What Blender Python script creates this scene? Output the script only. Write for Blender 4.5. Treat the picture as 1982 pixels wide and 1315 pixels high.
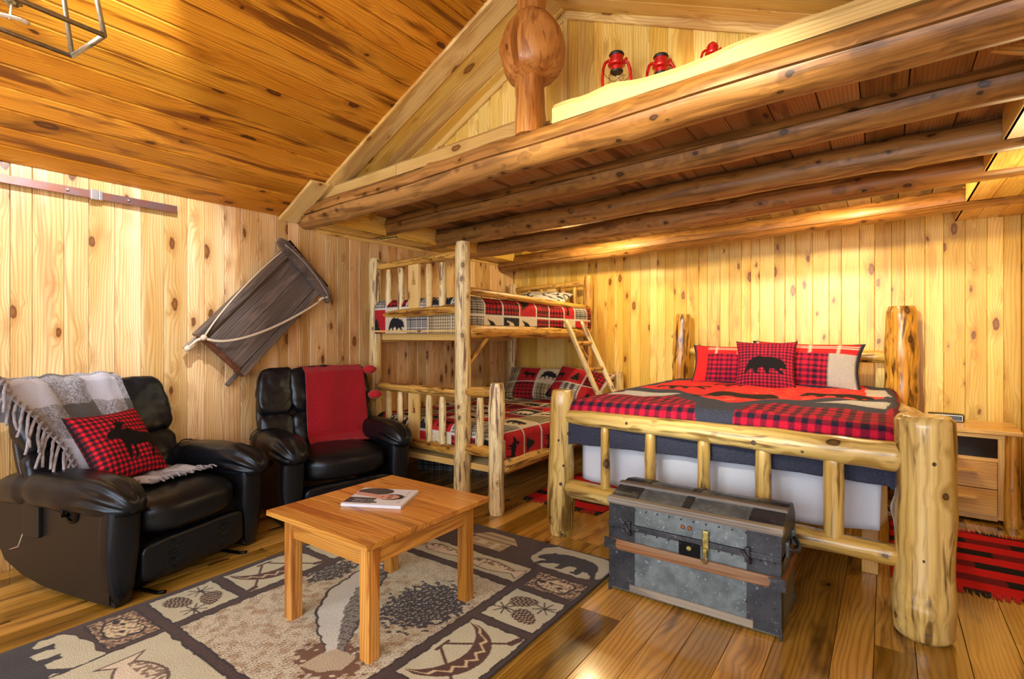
import bpy, bmesh, math, random
import numpy as np
from mathutils import Vector, Matrix, noise

for o in list(bpy.data.objects): bpy.data.objects.remove(o)
SC = bpy.context.scene
COL = SC.collection
R = math.radians
rnd = random.Random(7)

# ------------------------------------------------------------------ camera
cam = bpy.data.cameras.new('camera'); co = bpy.data.objects.new('camera', cam); COL.objects.link(co)
cam.sensor_width = 36.0; cam.lens = 1010 / 1982 * 36.0; cam.shift_y = -6 / 1982; cam.clip_start = 0.02
co.location = (0, 0, 1.2); co.rotation_euler = (R(90), 0, R(35.6))
SC.camera = co
# ------------------------------------------------------------------ view
SC.view_settings.view_transform = 'Standard'
SC.view_settings.look = 'None'
SC.view_settings.gamma = 1.0
SC.view_settings.exposure = 0.68
SC.view_settings.use_curve_mapping = False
# ------------------------------------------------------------------ world
wd = bpy.data.worlds.new('world'); SC.world = wd; wd.use_nodes = True
wd.node_tree.nodes['Background'].inputs[0].default_value = (0.75, 0.86, 1.0, 1)
wd.node_tree.nodes['Background'].inputs[1].default_value = 1.0

def lamp(name, kind, loc, power, col=(1, 1, 1), size=0.1, size_y=None, aim=None, spread=None, spot=None):
    l = bpy.data.lights.new(name, kind); o = bpy.data.objects.new(name, l); COL.objects.link(o)
    l.energy = power; l.color = col; o.location = loc
    if kind == 'AREA':
        l.shape = 'RECTANGLE'; l.size = size; l.size_y = size_y or size
        if spread: l.spread = R(spread)
    else: l.shadow_soft_size = size
    if kind == 'SPOT': l.spot_size = R(spot or 60); l.spot_blend = 0.6
    if aim is not None: o.rotation_euler = (Vector(aim) - Vector(loc)).to_track_quat('-Z', 'Y').to_euler()
    return o

WARM = (1.0, 0.80, 0.42); SOFT = (1.0, 0.95, 0.86); DAY = (0.86, 0.93, 1.0)
# added daylight-coloured area fills behind and beside the camera, sources unseen
lamp('rear_area_fill', 'AREA', (-1.3, -1.95, 1.35), 80, DAY, 3.6, 1.5, aim=(-1.7, 3, 1.1))
lamp('side_area_fill', 'AREA', (0.72, -0.9, 1.45), 30, DAY, 1.5, 1.3, aim=(-3, 0.9, 1.0))
# added back wall spot, then bulbs of the chandelier (fixture stands in front of the top left corner of the frame)
lamp('back_wall_fill', 'SPOT', (-0.9, -0.9, 2.42), 600, (1.0, 0.90, 0.64), 0.06, aim=(-0.75, 5.15, 1.08), spot=33)  # unseen spot added to brighten the back wall past the foreground
for k in range(3):
    lamp('chandelier_bulb_light', 'POINT', (-1.62, 0.22 - 0.34 * k, 2.2), 9, SOFT, 0.05)
# ceiling spot washing the wall on the left
lamp('wall_wash_spot', 'SPOT', (-1.9, 0.70, 2.80), 190, (0.86, 0.93, 1.0), 0.02, aim=(-3.66, 0.98, 1.75), spot=50)
# warm lamps under the loft
lamp('loft_light', 'POINT', (-0.25, 4.05, 2.10), 24, WARM, 0.03)
lamp('loft_light', 'POINT', (-2.2, 4.28, 2.10), 24, WARM, 0.03)
lamp('right_warm_fill', 'POINT', (0.55, 3.6, 1.72), 5, WARM, 0.06)  # added warm fill on the right, no bedside lamp stands here
# ------------------------------------------------------------------ helpers
WM = {}
def cl(h, a=1.0):
    h = h.lstrip('#'); v = [int(h[i:i + 2], 16) / 255 for i in (0, 2, 4)]
    v = [x / 12.92 if x <= 0.04045 else ((x + 0.055) / 1.055) ** 2.4 for x in v]
    return (v[0], v[1], v[2], a)

def place(o, M=None, parent=None):
    M = M if M is not None else Matrix.Identity(4)
    if parent is not None:
        o.parent = parent; o.matrix_basis = WM[parent.name].inverted() @ M
    else: o.matrix_basis = M
    WM[o.name] = M
    return o

def mobj(name, me, mat=None, parent=None, M=None, smooth=False):
    if mat is not None:
        me.materials.clear()
        for m in (mat if isinstance(mat, (list, tuple)) else [mat]): me.materials.append(m)
    if smooth:
        me.polygons.foreach_set('use_smooth', [True] * len(me.polygons))
    o = bpy.data.objects.new(name, me); COL.objects.link(o)
    return place(o, M, parent)

def pydata(name, v, f, mat, parent=None, M=None, smooth=False):
    me = bpy.data.meshes.new(name); me.from_pydata(v, [], f); me.update()
    return mobj(name, me, mat, parent, M, smooth)

def bmobj(name, bm, mat, parent=None, M=None, smooth=False):
    me = bpy.data.meshes.new(name); bmesh.ops.recalc_face_normals(bm, faces=bm.faces); bm.to_mesh(me); bm.free()
    return mobj(name, me, mat, parent, M, smooth)

def thing(name, label, cat, loc=(0, 0, 0), rotz=0, group=None):
    o = bpy.data.objects.new(name, None); COL.objects.link(o); o.empty_display_size = 0.1
    place(o, Matrix.Translation(loc) @ Matrix.Rotation(rotz, 4, 'Z'))
    return tag(o, label, cat, group)
def tag(o, label, cat=None, group=None, kind=None):
    o['label'] = label
    if cat: o['category'] = cat
    if group: o['group'] = group
    if kind: o['kind'] = kind
    return o
def struct(name, label=None):
    o = bpy.data.objects.new(name, None); COL.objects.link(o); place(o); o['kind'] = 'structure'
    if label: o['label'] = label
    return o

def frame(p0, p1, up=(0, 0, 1)):
    """matrix with local z from p0 to p1, local y as close to `up` as possible"""
    p0 = Vector(p0); z = (Vector(p1) - p0).normalized(); u = Vector(up)
    y = (u - z * u.dot(z))
    if y.length < 1e-4: y = Vector((0, 1, 0)) - z * z.y
    y.normalize(); x = y.cross(z)
    M = Matrix((x, y, z)).transposed().to_4x4(); M.translation = p0
    return M

def plank_mesh(w, t, L, ch=0.003, L2=None):
    """board along z: face towards +y with eased edges; L2 = length at +x side for slanted cut"""
    h = w / 2; sec = [(-h, -t), (h, -t), (h, -ch), (h - ch, 0), (-h + ch, 0), (-h, -ch)]
    def zl(x): return L if L2 is None else L + (L2 - L) * (x + h) / w
    v = [(x, y, 0) for x, y in sec] + [(x, y, zl(x)) for x, y in sec]
    n = 6; f = [(i, (i + 1) % n, n + (i + 1) % n, n + i) for i in range(n)] + [tuple(range(n))[::-1], tuple(range(n, 2 * n))]
    me = bpy.data.meshes.new('plank'); me.from_pydata(v, [], f); me.update(); me.polygons[2].material_index = 1; me.polygons[4].material_index = 1
    return me
def plank(name, p0, p1, w, t, nrm, mat, parent=None, ch=0.003, L2=None):
    L = (Vector(p1) - Vector(p0)).length
    if not isinstance(mat, list): mat = [mat, mat]
    return mobj(name, plank_mesh(w, t, L, ch, L2), mat, parent, frame(p0, p1, nrm))

def box(name, lo, hi, mat, parent=None, M=None, bev=0.004, seg=2, grain=None, smooth=False):
    """bevelled box lo..hi in frame M; grain 'x','y','z' turns the local z axis along the grain"""
    lo = Vector(lo); hi = Vector(hi); c = (lo + hi) / 2; s = hi - lo
    Mb = (M if M is not None else Matrix.Identity(4)) @ Matrix.Translation(c)
    if grain == 'x': Mb = Mb @ Matrix.Rotation(R(90), 4, 'Y'); s = Vector((s.z, s.y, s.x))
    elif grain == 'y': Mb = Mb @ Matrix.Rotation(R(-90), 4, 'X'); s = Vector((s.x, s.z, s.y))
    bm = bmesh.new(); bmesh.ops.create_cube(bm, size=1)
    bmesh.ops.scale(bm, vec=s, verts=bm.verts)
    if bev: bmesh.ops.bevel(bm, geom=list(bm.edges), offset=min(bev, min(s) * 0.45), segments=seg, profile=0.6, affect='EDGES')
    return bmobj(name, bm, mat, parent, Mb, smooth)

def log(name, p0, p1, r0, r1, mat, parent=None, seed=0, seg=20, step=0.045, rough=0.05, bumps=3, crack=None, dome=0.3, flare=0.0, burl=None):
    """peeled log as one mesh, local z along its axis"""
    M = frame(p0, p1, (0.3, 0.2, 1))
    if crack is not None:
        cv = M.to_3x3().inverted() @ Vector(crack); crack = math.atan2(cv.y, cv.x)
    L = (Vector(p1) - Vector(p0)).length
    rg = random.Random(seed * 31 + 5)
    ang = [2 * math.pi * i / seg for i in range(seg)]
    if crack is not None:
        ang = [a for a in ang if abs((a - crack + math.pi) % (2 * math.pi) - math.pi) > 0.11] + [crack - 0.055, crack, crack + 0.055]
        ang = sorted(a % (2 * math.pi) for a in ang)
    n = len(ang)
    nz = max(4, int(L / step)); zs = [L * i / nz for i in range(nz + 1)]
    e = min(r0, r1) * dome
    zs = [0, e * 0.35] + [z for z in zs if e < z < L - e] + [L - e * 0.35, L]
    kn = [(rg.uniform(0.06, 0.94) * L, rg.uniform(0, 6.28), rg.uniform(0.6, 1.2)) for _ in range(bumps)]
    v = []; rb = (r0 + r1) / 2
    for z in zs:
        t = z / L; r = r0 + (r1 - r0) * t
        k = 1.0
        if e > 0:
            d = min(z, L - z)
            if d < e: k = 1 - 0.28 * (1 - d / e) ** 1.5
        bx = noise.noise(Vector((z * 1.3, seed * 7.1, 0))) * rb * 0.13; by = noise.noise(Vector((z * 1.3, seed * 3.7, 9))) * rb * 0.13
        for a in ang:
            ca, sa = math.cos(a), math.sin(a)
            q = r * (1 + rough * 1.6 * noise.noise(Vector((ca * 1.2 + seed, sa * 1.2, z * 4))) + rough * 0.5 * noise.noise(Vector((ca * 4 + seed, sa * 4, z * 9))))
            for kz, ka, ks in kn:
                da = (a - ka + math.pi) % (2 * math.pi) - math.pi
                q += rb * 0.13 * ks * math.exp(-((z - kz) / (rb * 0.42)) ** 2 - (da / 0.36) ** 2)
                q += rb * 0.05 * ks * math.exp(-((z - kz) / (rb * 0.9)) ** 2)
            if crack is not None:
                dc = (a - crack + math.pi) % (2 * math.pi) - math.pi
                if abs(dc) < 0.02: q -= rb * (0.20 + 0.09 * noise.noise(Vector((z * 2, seed, 3))))
            if flare: q *= 1 + flare * math.exp(-z / 0.12)
            if burl: q += burl(z, a)
            v.append((bx + ca * q * k, by + sa * q * k, z))
    f = []
    m = len(zs)
    for j in range(m - 1):
        for i in range(n):
            f.append((j * n + i, j * n + (i + 1) % n, (j + 1) * n + (i + 1) % n, (j + 1) * n + i))
    v.append((sum(x[0] for x in v[:n]) / n, sum(x[1] for x in v[:n]) / n, -e * 0.1)); c0 = len(v) - 1
    lst = v[(m - 1) * n:m * n]; v.append((sum(x[0] for x in lst) / n, sum(x[1] for x in lst) / n, L + e * 0.1)); c1 = len(v) - 1
    for i in range(n):
        f.append((c0, (i + 1) % n, i)); f.append((c1, (m - 1) * n + i, (m - 1) * n + (i + 1) % n))
    o = pydata(name, v, f, mat, parent, M, smooth=True)
    try:
        o.data.set_sharp_from_angle(angle=R(50))
    except Exception: pass
    return o

def tube(name, pts, r, mat, parent=None, seg=8, cyc=False, M=None, smooth=True, r1=None):
    P = [Vector(p) for p in pts]; n = len(P); v = []; f = []
    prev = None
    for i, p in enumerate(P):
        a = P[(i - 1) % n] if (i > 0 or cyc) else p; b = P[(i + 1) % n] if (i < n - 1 or cyc) else p
        t = (b - a).normalized()
        if prev is None:
            u = t.orthogonal().normalized()
        else:
            u = prev - t * prev.dot(t); u = u.normalized() if u.length > 1e-5 else t.orthogonal().normalized()
        prev = u; w = t.cross(u)
        rr = r if r1 is None else r + (r1 - r) * i / (n - 1)
        for k in range(seg):
            a_ = 2 * math.pi * k / seg
            v.append(p + (u * math.cos(a_) + w * math.sin(a_)) * rr)
    m = n if cyc else n - 1
    for j in range(m):
        for k in range(seg):
            j2 = (j + 1) % n
            f.append((j * seg + k, j * seg + (k + 1) % seg, j2 * seg + (k + 1) % seg, j2 * seg + k))
    if not cyc:
        f.append(tuple(range(seg))[::-1]); f.append(tuple(range((n - 1) * seg, n * seg)))
    return pydata(name, [tuple(x) for x in v], f, mat, parent, M, smooth)

def bez(p0, p1, p2, p3, n=12):
    p0, p1, p2, p3 = map(Vector, (p0, p1, p2, p3)); out = []
    for i in range(n + 1):
        t = i / n; s = 1 - t
        out.append(p0 * s ** 3 + p1 * 3 * s * s * t + p2 * 3 * s * t * t + p3 * t ** 3)
    return out

def lathe(name, prof, mat, parent=None, M=None, seg=24, smooth=True):
    v = []; f = []; n = len(prof)
    for r, z in prof:
        for k in range(seg):
            a = 2 * math.pi * k / seg; v.append((r * math.cos(a), r * math.sin(a), z))
    for j in range(n - 1):
        for k in range(seg):
            f.append((j * seg + k, j * seg + (k + 1) % seg, (j + 1) * seg + (k + 1) % seg, (j + 1) * seg + k))
    if prof[0][0] > 1e-4: f.append(tuple(range(seg))[::-1])
    if prof[-1][0] > 1e-4: f.append(tuple(range((n - 1) * seg, n * seg)))
    o = pydata(name, v, f, mat, parent, M, smooth)
    try: o.data.set_sharp_from_angle(angle=R(40))
    except Exception: pass
    return o

def prism(name, outline, t, mat, parent=None, M=None, z0=0.0, smooth=False):
    """flat outline in local xy, thickness t along z"""
    n = len(outline); v = [(x, y, z0) for x, y in outline] + [(x, y, z0 + t) for x, y in outline]
    bm = bmesh.new(); vs = [bm.verts.new(p) for p in v]
    bm.faces.new(vs[:n][::-1]); bm.faces.new(vs[n:])
    for i in range(n): bm.faces.new((vs[i], vs[(i + 1) % n], vs[n + (i + 1) % n], vs[n + i]))
    bmesh.ops.triangulate(bm, faces=[q for q in bm.faces if len(q.verts) > 4])
    return bmobj(name, bm, mat, parent, M, smooth)

def puff(name, lo, hi, mat, parent=None, M=None, n=10, e=3.2, fn=None, wr=0.0, seed=0, wf=9.0):
    """stuffed, rounded block; fn(x,y,z in -1..1) -> offset vector in metres"""
    lo = Vector(lo); hi = Vector(hi); c = (lo + hi) / 2; h = (hi - lo) / 2
    bm = bmesh.new(); bmesh.ops.create_cube(bm, size=2)
    bmesh.ops.subdivide_edges(bm, edges=list(bm.edges), cuts=n, use_grid_fill=True)
    for vv in bm.verts:
        p = vv.co; m = max(abs(p.x), abs(p.y), abs(p.z))
        q = (abs(p.x) ** e + abs(p.y) ** e + abs(p.z) ** e) ** (1 / e)
        p = p * (m / q) if q > 0 else p
        w = Vector((c.x + p.x * h.x, c.y + p.y * h.y, c.z + p.z * h.z))
        if fn: w += Vector(fn(p.x, p.y, p.z))
        if wr:
            nn = Vector((p.x / h.x, p.y / h.y, p.z / h.z)).normalized()
            s = w * wf + Vector((seed * 3.3, seed, 0))
            w += nn * wr * (noise.noise(s) + 0.5 * noise.noise(s * 2.3))
        vv.co = w
    return bmobj(name, bm, mat, parent, M, smooth=True)

def grid(name, nu, nv, fn, mat, parent=None, M=None, col=None, thick=0, smooth=True, off=-1):
    """fn(U,V) numpy arrays in 0..1 -> (x,y,z); col(U,V)->(r,g,b) point colours"""
    u = np.linspace(0, 1, nu + 1); v = np.linspace(0, 1, nv + 1); U, V = np.meshgrid(u, v)
    U = U.ravel(); V = V.ravel(); x, y, z = fn(U, V)
    nvts = len(U); me = bpy.data.meshes.new(name)
    me.vertices.add(nvts); me.vertices.foreach_set('co', np.stack([x + 0 * U, y + 0 * U, z + 0 * U], 1).astype(np.float32).ravel())
    i, j = np.meshgrid(np.arange(nu), np.arange(nv)); i = i.ravel(); j = j.ravel(); a = j * (nu + 1) + i
    q = np.stack([a, a + 1, a + nu + 2, a + nu + 1], 1).astype(np.int32)
    me.loops.add(q.size); me.loops.foreach_set('vertex_index', q.ravel())
    me.polygons.add(len(q)); me.polygons.foreach_set('loop_start', (np.arange(len(q)) * 4).astype(np.int32))
    me.update(calc_edges=True); me.validate()
    if col is not None:
        c = col(U, V); at = me.color_attributes.new('Col', 'FLOAT_COLOR', 'POINT')
        d = np.ones((nvts, 4), np.float32); d[:, :3] = c; at.data.foreach_set('color', d.ravel())
    o = mobj(name, me, mat, parent, M, smooth)
    if thick:
        md = o.modifiers.new('s', 'SOLIDIFY'); md.thickness = thick; md.offset = off
    return o

# ------------------------------------------------------------------ painting of prints (numpy, flat colours only)
def C3(h): return np.array(cl(h)[:3], np.float32)
def pip(poly, X, Y):
    ins = np.zeros(X.shape, bool); n = len(poly)
    for i in range(n):
        x1, y1 = poly[i]; x2, y2 = poly[(i + 1) % n]
        if y1 == y2: continue
        c = ((y1 > Y) != (y2 > Y)) & (X < (x2 - x1) * (Y - y1) / (y2 - y1) + x1)
        ins ^= c
    return ins
def lerp(a, b, m): return a * (1 - m[..., None]) + b * m[..., None]
def fill(img, mask, col): img[mask] = col
def seg_d(X, Y, a, b):
    ax, ay = a; bx, by = b; dx, dy = bx - ax, by - ay
    t = np.clip(((X - ax) * dx + (Y - ay) * dy) / (dx * dx + dy * dy + 1e-12), 0, 1)
    return np.hypot(X - ax - t * dx, Y - ay - t * dy)
def nz2(X, Y, f, seed=0):
    """cheap smooth numpy noise -1..1"""
    r = np.random.default_rng(seed); s = 0
    for k in range(6):
        a = r.uniform(0, 6.28); ph = r.uniform(0, 6.28); ff = f * (0.7 + 0.25 * k)
        s = s + np.sin((X * math.cos(a) + Y * math.sin(a)) * ff * 6.28 + ph + 1.7 * np.sin((X * math.sin(a) - Y * math.cos(a)) * ff * 3.1 + k))
    return s / 3.2
BEAR = [(0, 0), (.07, 0), (.09, .06), (.17, .14), (.24, .13), (.26, 0), (.38, 0), (.38, .03), (.34, .06), (.37, .19), (.48, .17), (.52, .02), (.62, 0), (.62, .04), (.6, .06), (.62, .15), (.72, .14), (.82, .05), (.88, 0), (.94, 0), (.95, .04), (.84, .14), (.86, .17), (.98, .15), (1, .2), (.98, .3), (.92, .38), (.88, .41), (.86, .46), (.82, .43), (.72, .46), (.6, .5), (.45, .5), (.35, .52), (.22, .46), (.13, .38), (.08, .26), (.05, .15)]
MOOSE = [(.02, .5), (.0, .44), (.06, .41), (.16, .44), (.24, .38), (.28, .3), (.3, .04), (.29, 0), (.35, 0), (.35, .1), (.38, .28), (.42, .26), (.42, .1), (.4, 0), (.45, 0), (.47, .12), (.47, .27), (.62, .28), (.72, .3), (.78, .2), (.74, .1), (.73, 0), (.79, 0), (.8, .1), (.87, .22), (.9, .1), (.88, 0), (.94, 0), (.95, .12), (.97, .3), (1, .4), (.97, .5), (.85, .55), (.7, .54), (.55, .56), (.45, .63), (.36, .62), (.3, .6), (.3, .66), (.38, .72), (.4, .8), (.36, .76), (.35, .86), (.31, .77), (.29, .88), (.26, .78), (.23, .86), (.22, .74), (.2, .66), (.16, .62), (.1, .6)]
TREE = [(.45, 0), (.45, .12), (.05, .12), (.25, .3), (.12, .3), (.32, .5), (.2, .5), (.38, .7), (.3, .7), (.5, 1), (.7, .7), (.62, .7), (.8, .5), (.68, .5), (.88, .3), (.75, .3), (.95, .12), (.55, .12), (.55, 0)]
PAW = None
def stamp(img, X, Y, shape, cx, cy, w, col, rot=0, flip=False, asp=1.0):
    """stamp outline of width w centred at cx,cy"""
    ca, sa = math.cos(rot), math.sin(rot); dx = X - cx; dy = Y - cy
    u = (dx * ca + dy * sa) / w + 0.5; v = (-dx * sa + dy * ca) / (w * asp) + 0.27
    if flip: u = 1 - u
    m = pip(shape, u, v); img[m] = col
    return m
def check(X, Y, p, light, mid, dark):
    a = (np.floor(X / p) % 2) > 0.5; b = (np.floor(Y / p) % 2) > 0.5
    img = np.empty(X.shape + (3,), np.float32); img[:] = mid
    img[a & b] = dark; img[~a & ~b] = light
    return img

# ------------------------------------------------------------------ materials
def new_mat(name):
    m = bpy.data.materials.new(name); m.use_nodes = True; nt = m.node_tree
    return m, nt, nt.nodes['Principled BSDF']
def nd(nt, typ, ins=None, **at):
    n = nt.nodes.new(typ)
    for k, v in at.items(): setattr(n, k, v)
    for k, v in (ins or {}).items():
        if isinstance(v, bpy.types.NodeSocket): nt.links.new(v, n.inputs[k])
        else: n.inputs[k].default_value = v
    return n
def mathn(nt, op, a, b=None, c=None, clamp=False):
    ins = {0: a}
    if b is not None: ins[1] = b
    if c is not None: ins[2] = c
    n = nd(nt, 'ShaderNodeMath', ins, operation=op); n.use_clamp = clamp
    return n.outputs[0]
def mixc(nt, f, a, b, bt='MIX'):
    n = nt.nodes.new('ShaderNodeMix'); n.data_type = 'RGBA'; n.blend_type = bt
    for s, v in ((n.inputs[0], f), (n.inputs[6], a), (n.inputs[7], b)):
        if isinstance(v, bpy.types.NodeSocket): nt.links.new(v, s)
        else: s.default_value = v
    return n.outputs[2]
def mrange(nt, v, a, b, c=0.0, d=1.0, smooth=True):
    n = nd(nt, 'ShaderNodeMapRange', {0: v, 1: a, 2: b, 3: c, 4: d}); n.interpolation_type = 'SMOOTHSTEP' if smooth else 'LINEAR'
    return n.outputs[0]

def wood(name, light, mid, dark, streak=None, samt=0.5, sscale=5.0, ring=0.014, ringmix=0.5, A=0.05, knots=1.0, kcol='#5a2a10', kdens=(8, 8, 3.2), kr=0.12,
         rough=0.4, coat=0.0, bump=0.25, var=0.22, kz=0.12, fib=0.18, roundlog=False, seed=0.0, sthr=0.5):
    m, nt, b = new_mat(name)
    tc = nd(nt, 'ShaderNodeTexCoord').outputs['Object']; ri = nd(nt, 'ShaderNodeObjectInfo').outputs['Random']
    off = nd(nt, 'ShaderNodeCombineXYZ', {0: mathn(nt, 'MULTIPLY', ri, 37.0), 1: mathn(nt, 'MULTIPLY', ri, 91.0), 2: mathn(nt, 'MULTIPLY_ADD', ri, 53.0, seed)}).outputs[0]
    p = nd(nt, 'ShaderNodeVectorMath', {0: tc, 1: off}, operation='ADD').outputs[0]
    def sc(v, x, y, z): return nd(nt, 'ShaderNodeVectorMath', {0: v, 1: (x, y, z)}, operation='MULTIPLY').outputs[0]
    q = sc(p, 1, 1, kz)
    n1 = nd(nt, 'ShaderNodeTexNoise', {'Vector': q, 'Scale': 6.0, 'Detail': 2.5, 'Roughness': 0.5}).outputs[0]
    n2 = nd(nt, 'ShaderNodeTexNoise', {'Vector': q, 'Scale': sscale * 1.7, 'Detail': 3.0, 'Roughness': 0.6, 'Distortion': 0.6}).outputs[0]
    n3 = nd(nt, 'ShaderNodeTexNoise', {'Vector': sc(p, 1, 1, 0.03), 'Scale': 170.0, 'Detail': 2.0}).outputs[0]
    sx = nd(nt, 'ShaderNodeSeparateXYZ', {0: p})
    halo = None
    if knots > 0:
        # warp the knot lookup a little so that knots are not perfect ellipses
        wv = nd(nt, 'ShaderNodeTexNoise', {'Vector': p, 'Scale': 30.0, 'Detail': 1.0}).outputs['Color']
        wp = nd(nt, 'ShaderNodeVectorMath', {0: wv, 1: (0.012, 0.012, 0.02), 2: p}, operation='MULTIPLY_ADD').outputs[0]
        vo = nd(nt, 'ShaderNodeTexVoronoi', {'Vector': sc(wp, *kdens), 'Scale': 1.0, 'Randomness': 1.0}, feature='F1', voronoi_dimensions='3D')
        d = vo.outputs['Distance']; vc = nd(nt, 'ShaderNodeSeparateXYZ', {0: vo.outputs['Color']})
        rr = mathn(nt, 'MULTIPLY_ADD', vc.outputs[0], kr * 1.1, kr * 0.35)
        dd = mathn(nt, 'DIVIDE', d, rr)
        core = mrange(nt, dd, 0.8, 1.08, 1.0, 0.0)
        halo = mrange(nt, dd, 0.9, 3.6, 1.0, 0.0)
    v = mathn(nt, 'MULTIPLY_ADD', n1, A, sx.outputs[0])
    v = mathn(nt, 'MULTIPLY_ADD', sx.outputs[1], 0.6, v)
    if halo is not None: v = mathn(nt, 'MULTIPLY_ADD', halo, 0.022, v)
    s = mathn(nt, 'SINE', mathn(nt, 'MULTIPLY', v, 6.283 / ring)); s = mathn(nt, 'MULTIPLY_ADD', s, 0.5, 0.5); s = mathn(nt, 'POWER', s, 2.2)
    n1b = mrange(nt, n1, 0.35, 0.65)
    base = mixc(nt, n1b, cl(light), cl(mid))
    col = mixc(nt, mathn(nt, 'MULTIPLY', s, ringmix), base, cl(dark))
    if streak:
        col = mixc(nt, mathn(nt, 'MULTIPLY', mrange(nt, n2, sthr, sthr + 0.14), samt), col, cl(streak))
    fv = mathn(nt, 'MULTIPLY_ADD', n3, fib * 2, 1 - fib)
    rv = mathn(nt, 'MULTIPLY_ADD', ri, var, 1 - var / 2)
    col = mixc(nt, 1.0, col, nd(nt, 'ShaderNodeCombineXYZ', {0: mathn(nt, 'MULTIPLY', fv, rv), 1: mathn(nt, 'MULTIPLY', fv, rv), 2: mathn(nt, 'MULTIPLY', fv, mathn(nt, 'POWER', rv, 1.6))}).outputs[0], 'MULTIPLY')
    if halo is not None:
        col = mixc(nt, mathn(nt, 'MULTIPLY', mathn(nt, 'POWER', halo, 2.0), 0.5 * knots), col, cl(dark))
        kc = mixc(nt, mrange(nt, dd, 0.15, 0.85), mixc(nt, 0.45, cl(kcol), cl(dark)), cl(kcol))
        col = mixc(nt, mathn(nt, 'MULTIPLY', core, 0.9), col, kc)
    nt.links.new(col, b.inputs['Base Color'])
    b.inputs['Roughness'].default_value = rough
    if coat: b.inputs['Coat Weight'].default_value = coat; b.inputs['Coat Roughness'].default_value = 0.12
    if bump:
        bn = nd(nt, 'ShaderNodeBump', {'Strength': bump, 'Distance': 0.002, 'Height': mathn(nt, 'ADD', mathn(nt, 'MULTIPLY', n3, 0.6), mathn(nt, 'MULTIPLY', n2, 1.5 if roundlog else 0.4))})
        nt.links.new(bn.outputs[0], b.inputs['Normal'])
    return m

def plain(name, h, rough=0.5, metal=0.0, bump=0.0, bs=200.0, noisy=0.0, h2=None, ns=20.0, coat=0.0, sheen=0.0, spec=None):
    m, nt, b = new_mat(name); b.inputs['Base Color'].default_value = cl(h); b.inputs['Roughness'].default_value = rough; b.inputs['Metallic'].default_value = metal
    tc = nd(nt, 'ShaderNodeTexCoord').outputs['Object']
    if h2:
        n = nd(nt, 'ShaderNodeTexNoise', {'Vector': tc, 'Scale': ns, 'Detail': 5.0, 'Roughness': 0.62}).outputs[0]
        nt.links.new(mixc(nt, mrange(nt, n, 0.38, 0.62), cl(h), cl(h2)), b.inputs['Base Color'])
    if bump:
        n = nd(nt, 'ShaderNodeTexNoise', {'Vector': tc, 'Scale': bs, 'Detail': 2.0}).outputs[0]
        nt.links.new(nd(nt, 'ShaderNodeBump', {'Strength': bump, 'Distance': 0.003, 'Height': n}).outputs[0], b.inputs['Normal'])
    if coat: b.inputs['Coat Weight'].default_value = coat
    if sheen: b.inputs['Sheen Weight'].default_value = sheen; b.inputs['Sheen Roughness'].default_value = 0.4
    if spec is not None: b.inputs['Specular IOR Level'].default_value = spec
    return m

def printed(name, rough=0.85, bump=0.5, bs=120.0, stretch=(1, 1, 1), quilt=None, sheen=0.0, fleck=0.0):
    """cloth whose printed colours come from the painted colour attribute"""
    m, nt, b = new_mat(name)
    at = nd(nt, 'ShaderNodeAttribute', attribute_name='Col').outputs['Color']
    tc = nd(nt, 'ShaderNodeTexCoord').outputs['Object']; p = nd(nt, 'ShaderNodeVectorMath', {0: tc, 1: stretch}, operation='MULTIPLY').outputs[0]
    n = nd(nt, 'ShaderNodeTexNoise', {'Vector': p, 'Scale': bs, 'Detail': 2.0}).outputs[0]; h = n
    if fleck:
        k = mathn(nt, 'MULTIPLY_ADD', n, fleck * 2, 1 - fleck)
        at = mixc(nt, 1.0, at, nd(nt, 'ShaderNodeCombineXYZ', {0: k, 1: k, 2: k}).outputs[0], 'MULTIPLY')
    nt.links.new(at, b.inputs['Base Color']); b.inputs['Roughness'].default_value = rough
    b.inputs['Specular IOR Level'].default_value = 0.25
    if quilt:
        v = nd(nt, 'ShaderNodeTexVoronoi', {'Vector': tc, 'Scale': quilt}, feature='DISTANCE_TO_EDGE').outputs[0]
        h = mathn(nt, 'MULTIPLY_ADD', mrange(nt, v, 0.0, 0.25), 1.6, n)
    nt.links.new(nd(nt, 'ShaderNodeBump', {'Strength': bump, 'Distance': 0.004, 'Height': h}).outputs[0], b.inputs['Normal'])
    if sheen: b.inputs['Sheen Weight'].default_value = sheen
    return m

M_ = {}
M_['pine_left'] = wood('pale_knotty_pine', '#e4c492', '#d2a668', '#986428', streak='#a86c38', samt=0.45, sthr=.54, ringmix=0.42, A=.16, ring=.017, kcol='#5c2c12', kdens=(10, 10, 4.2), kr=.15, rough=0.36, var=0.34)
M_['pine_back'] = wood('yellow_knotty_pine', '#eed07a', '#e2b64e', '#b07a22', streak='#b87a2c', samt=0.5, sthr=.54, ringmix=0.36, A=.16, ring=.017, kcol='#6c3812', kdens=(10, 10, 4.2), kr=.15, rough=0.36, var=0.34)
M_['pine_ceil'] = wood('amber_stained_pine', '#d8942c', '#c67e1c', '#8c4a0c', streak='#5e2a08', samt=0.85, sthr=.52, sscale=6, ringmix=0.42, A=.16, ring=.016, kcol='#34140a', kdens=(9, 9, 3.8), kr=.145, rough=0.34, var=0.36)
M_['pine_trim'] = wood('fresh_pine_trim', '#ecd08c', '#deb662', '#b27c2c', streak='#9c6226', samt=0.5, ringmix=0.45, A=.15, kcol='#6c3814', kdens=(10, 10, 4.2), kr=.15, rough=0.45, var=0.14)
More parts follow.
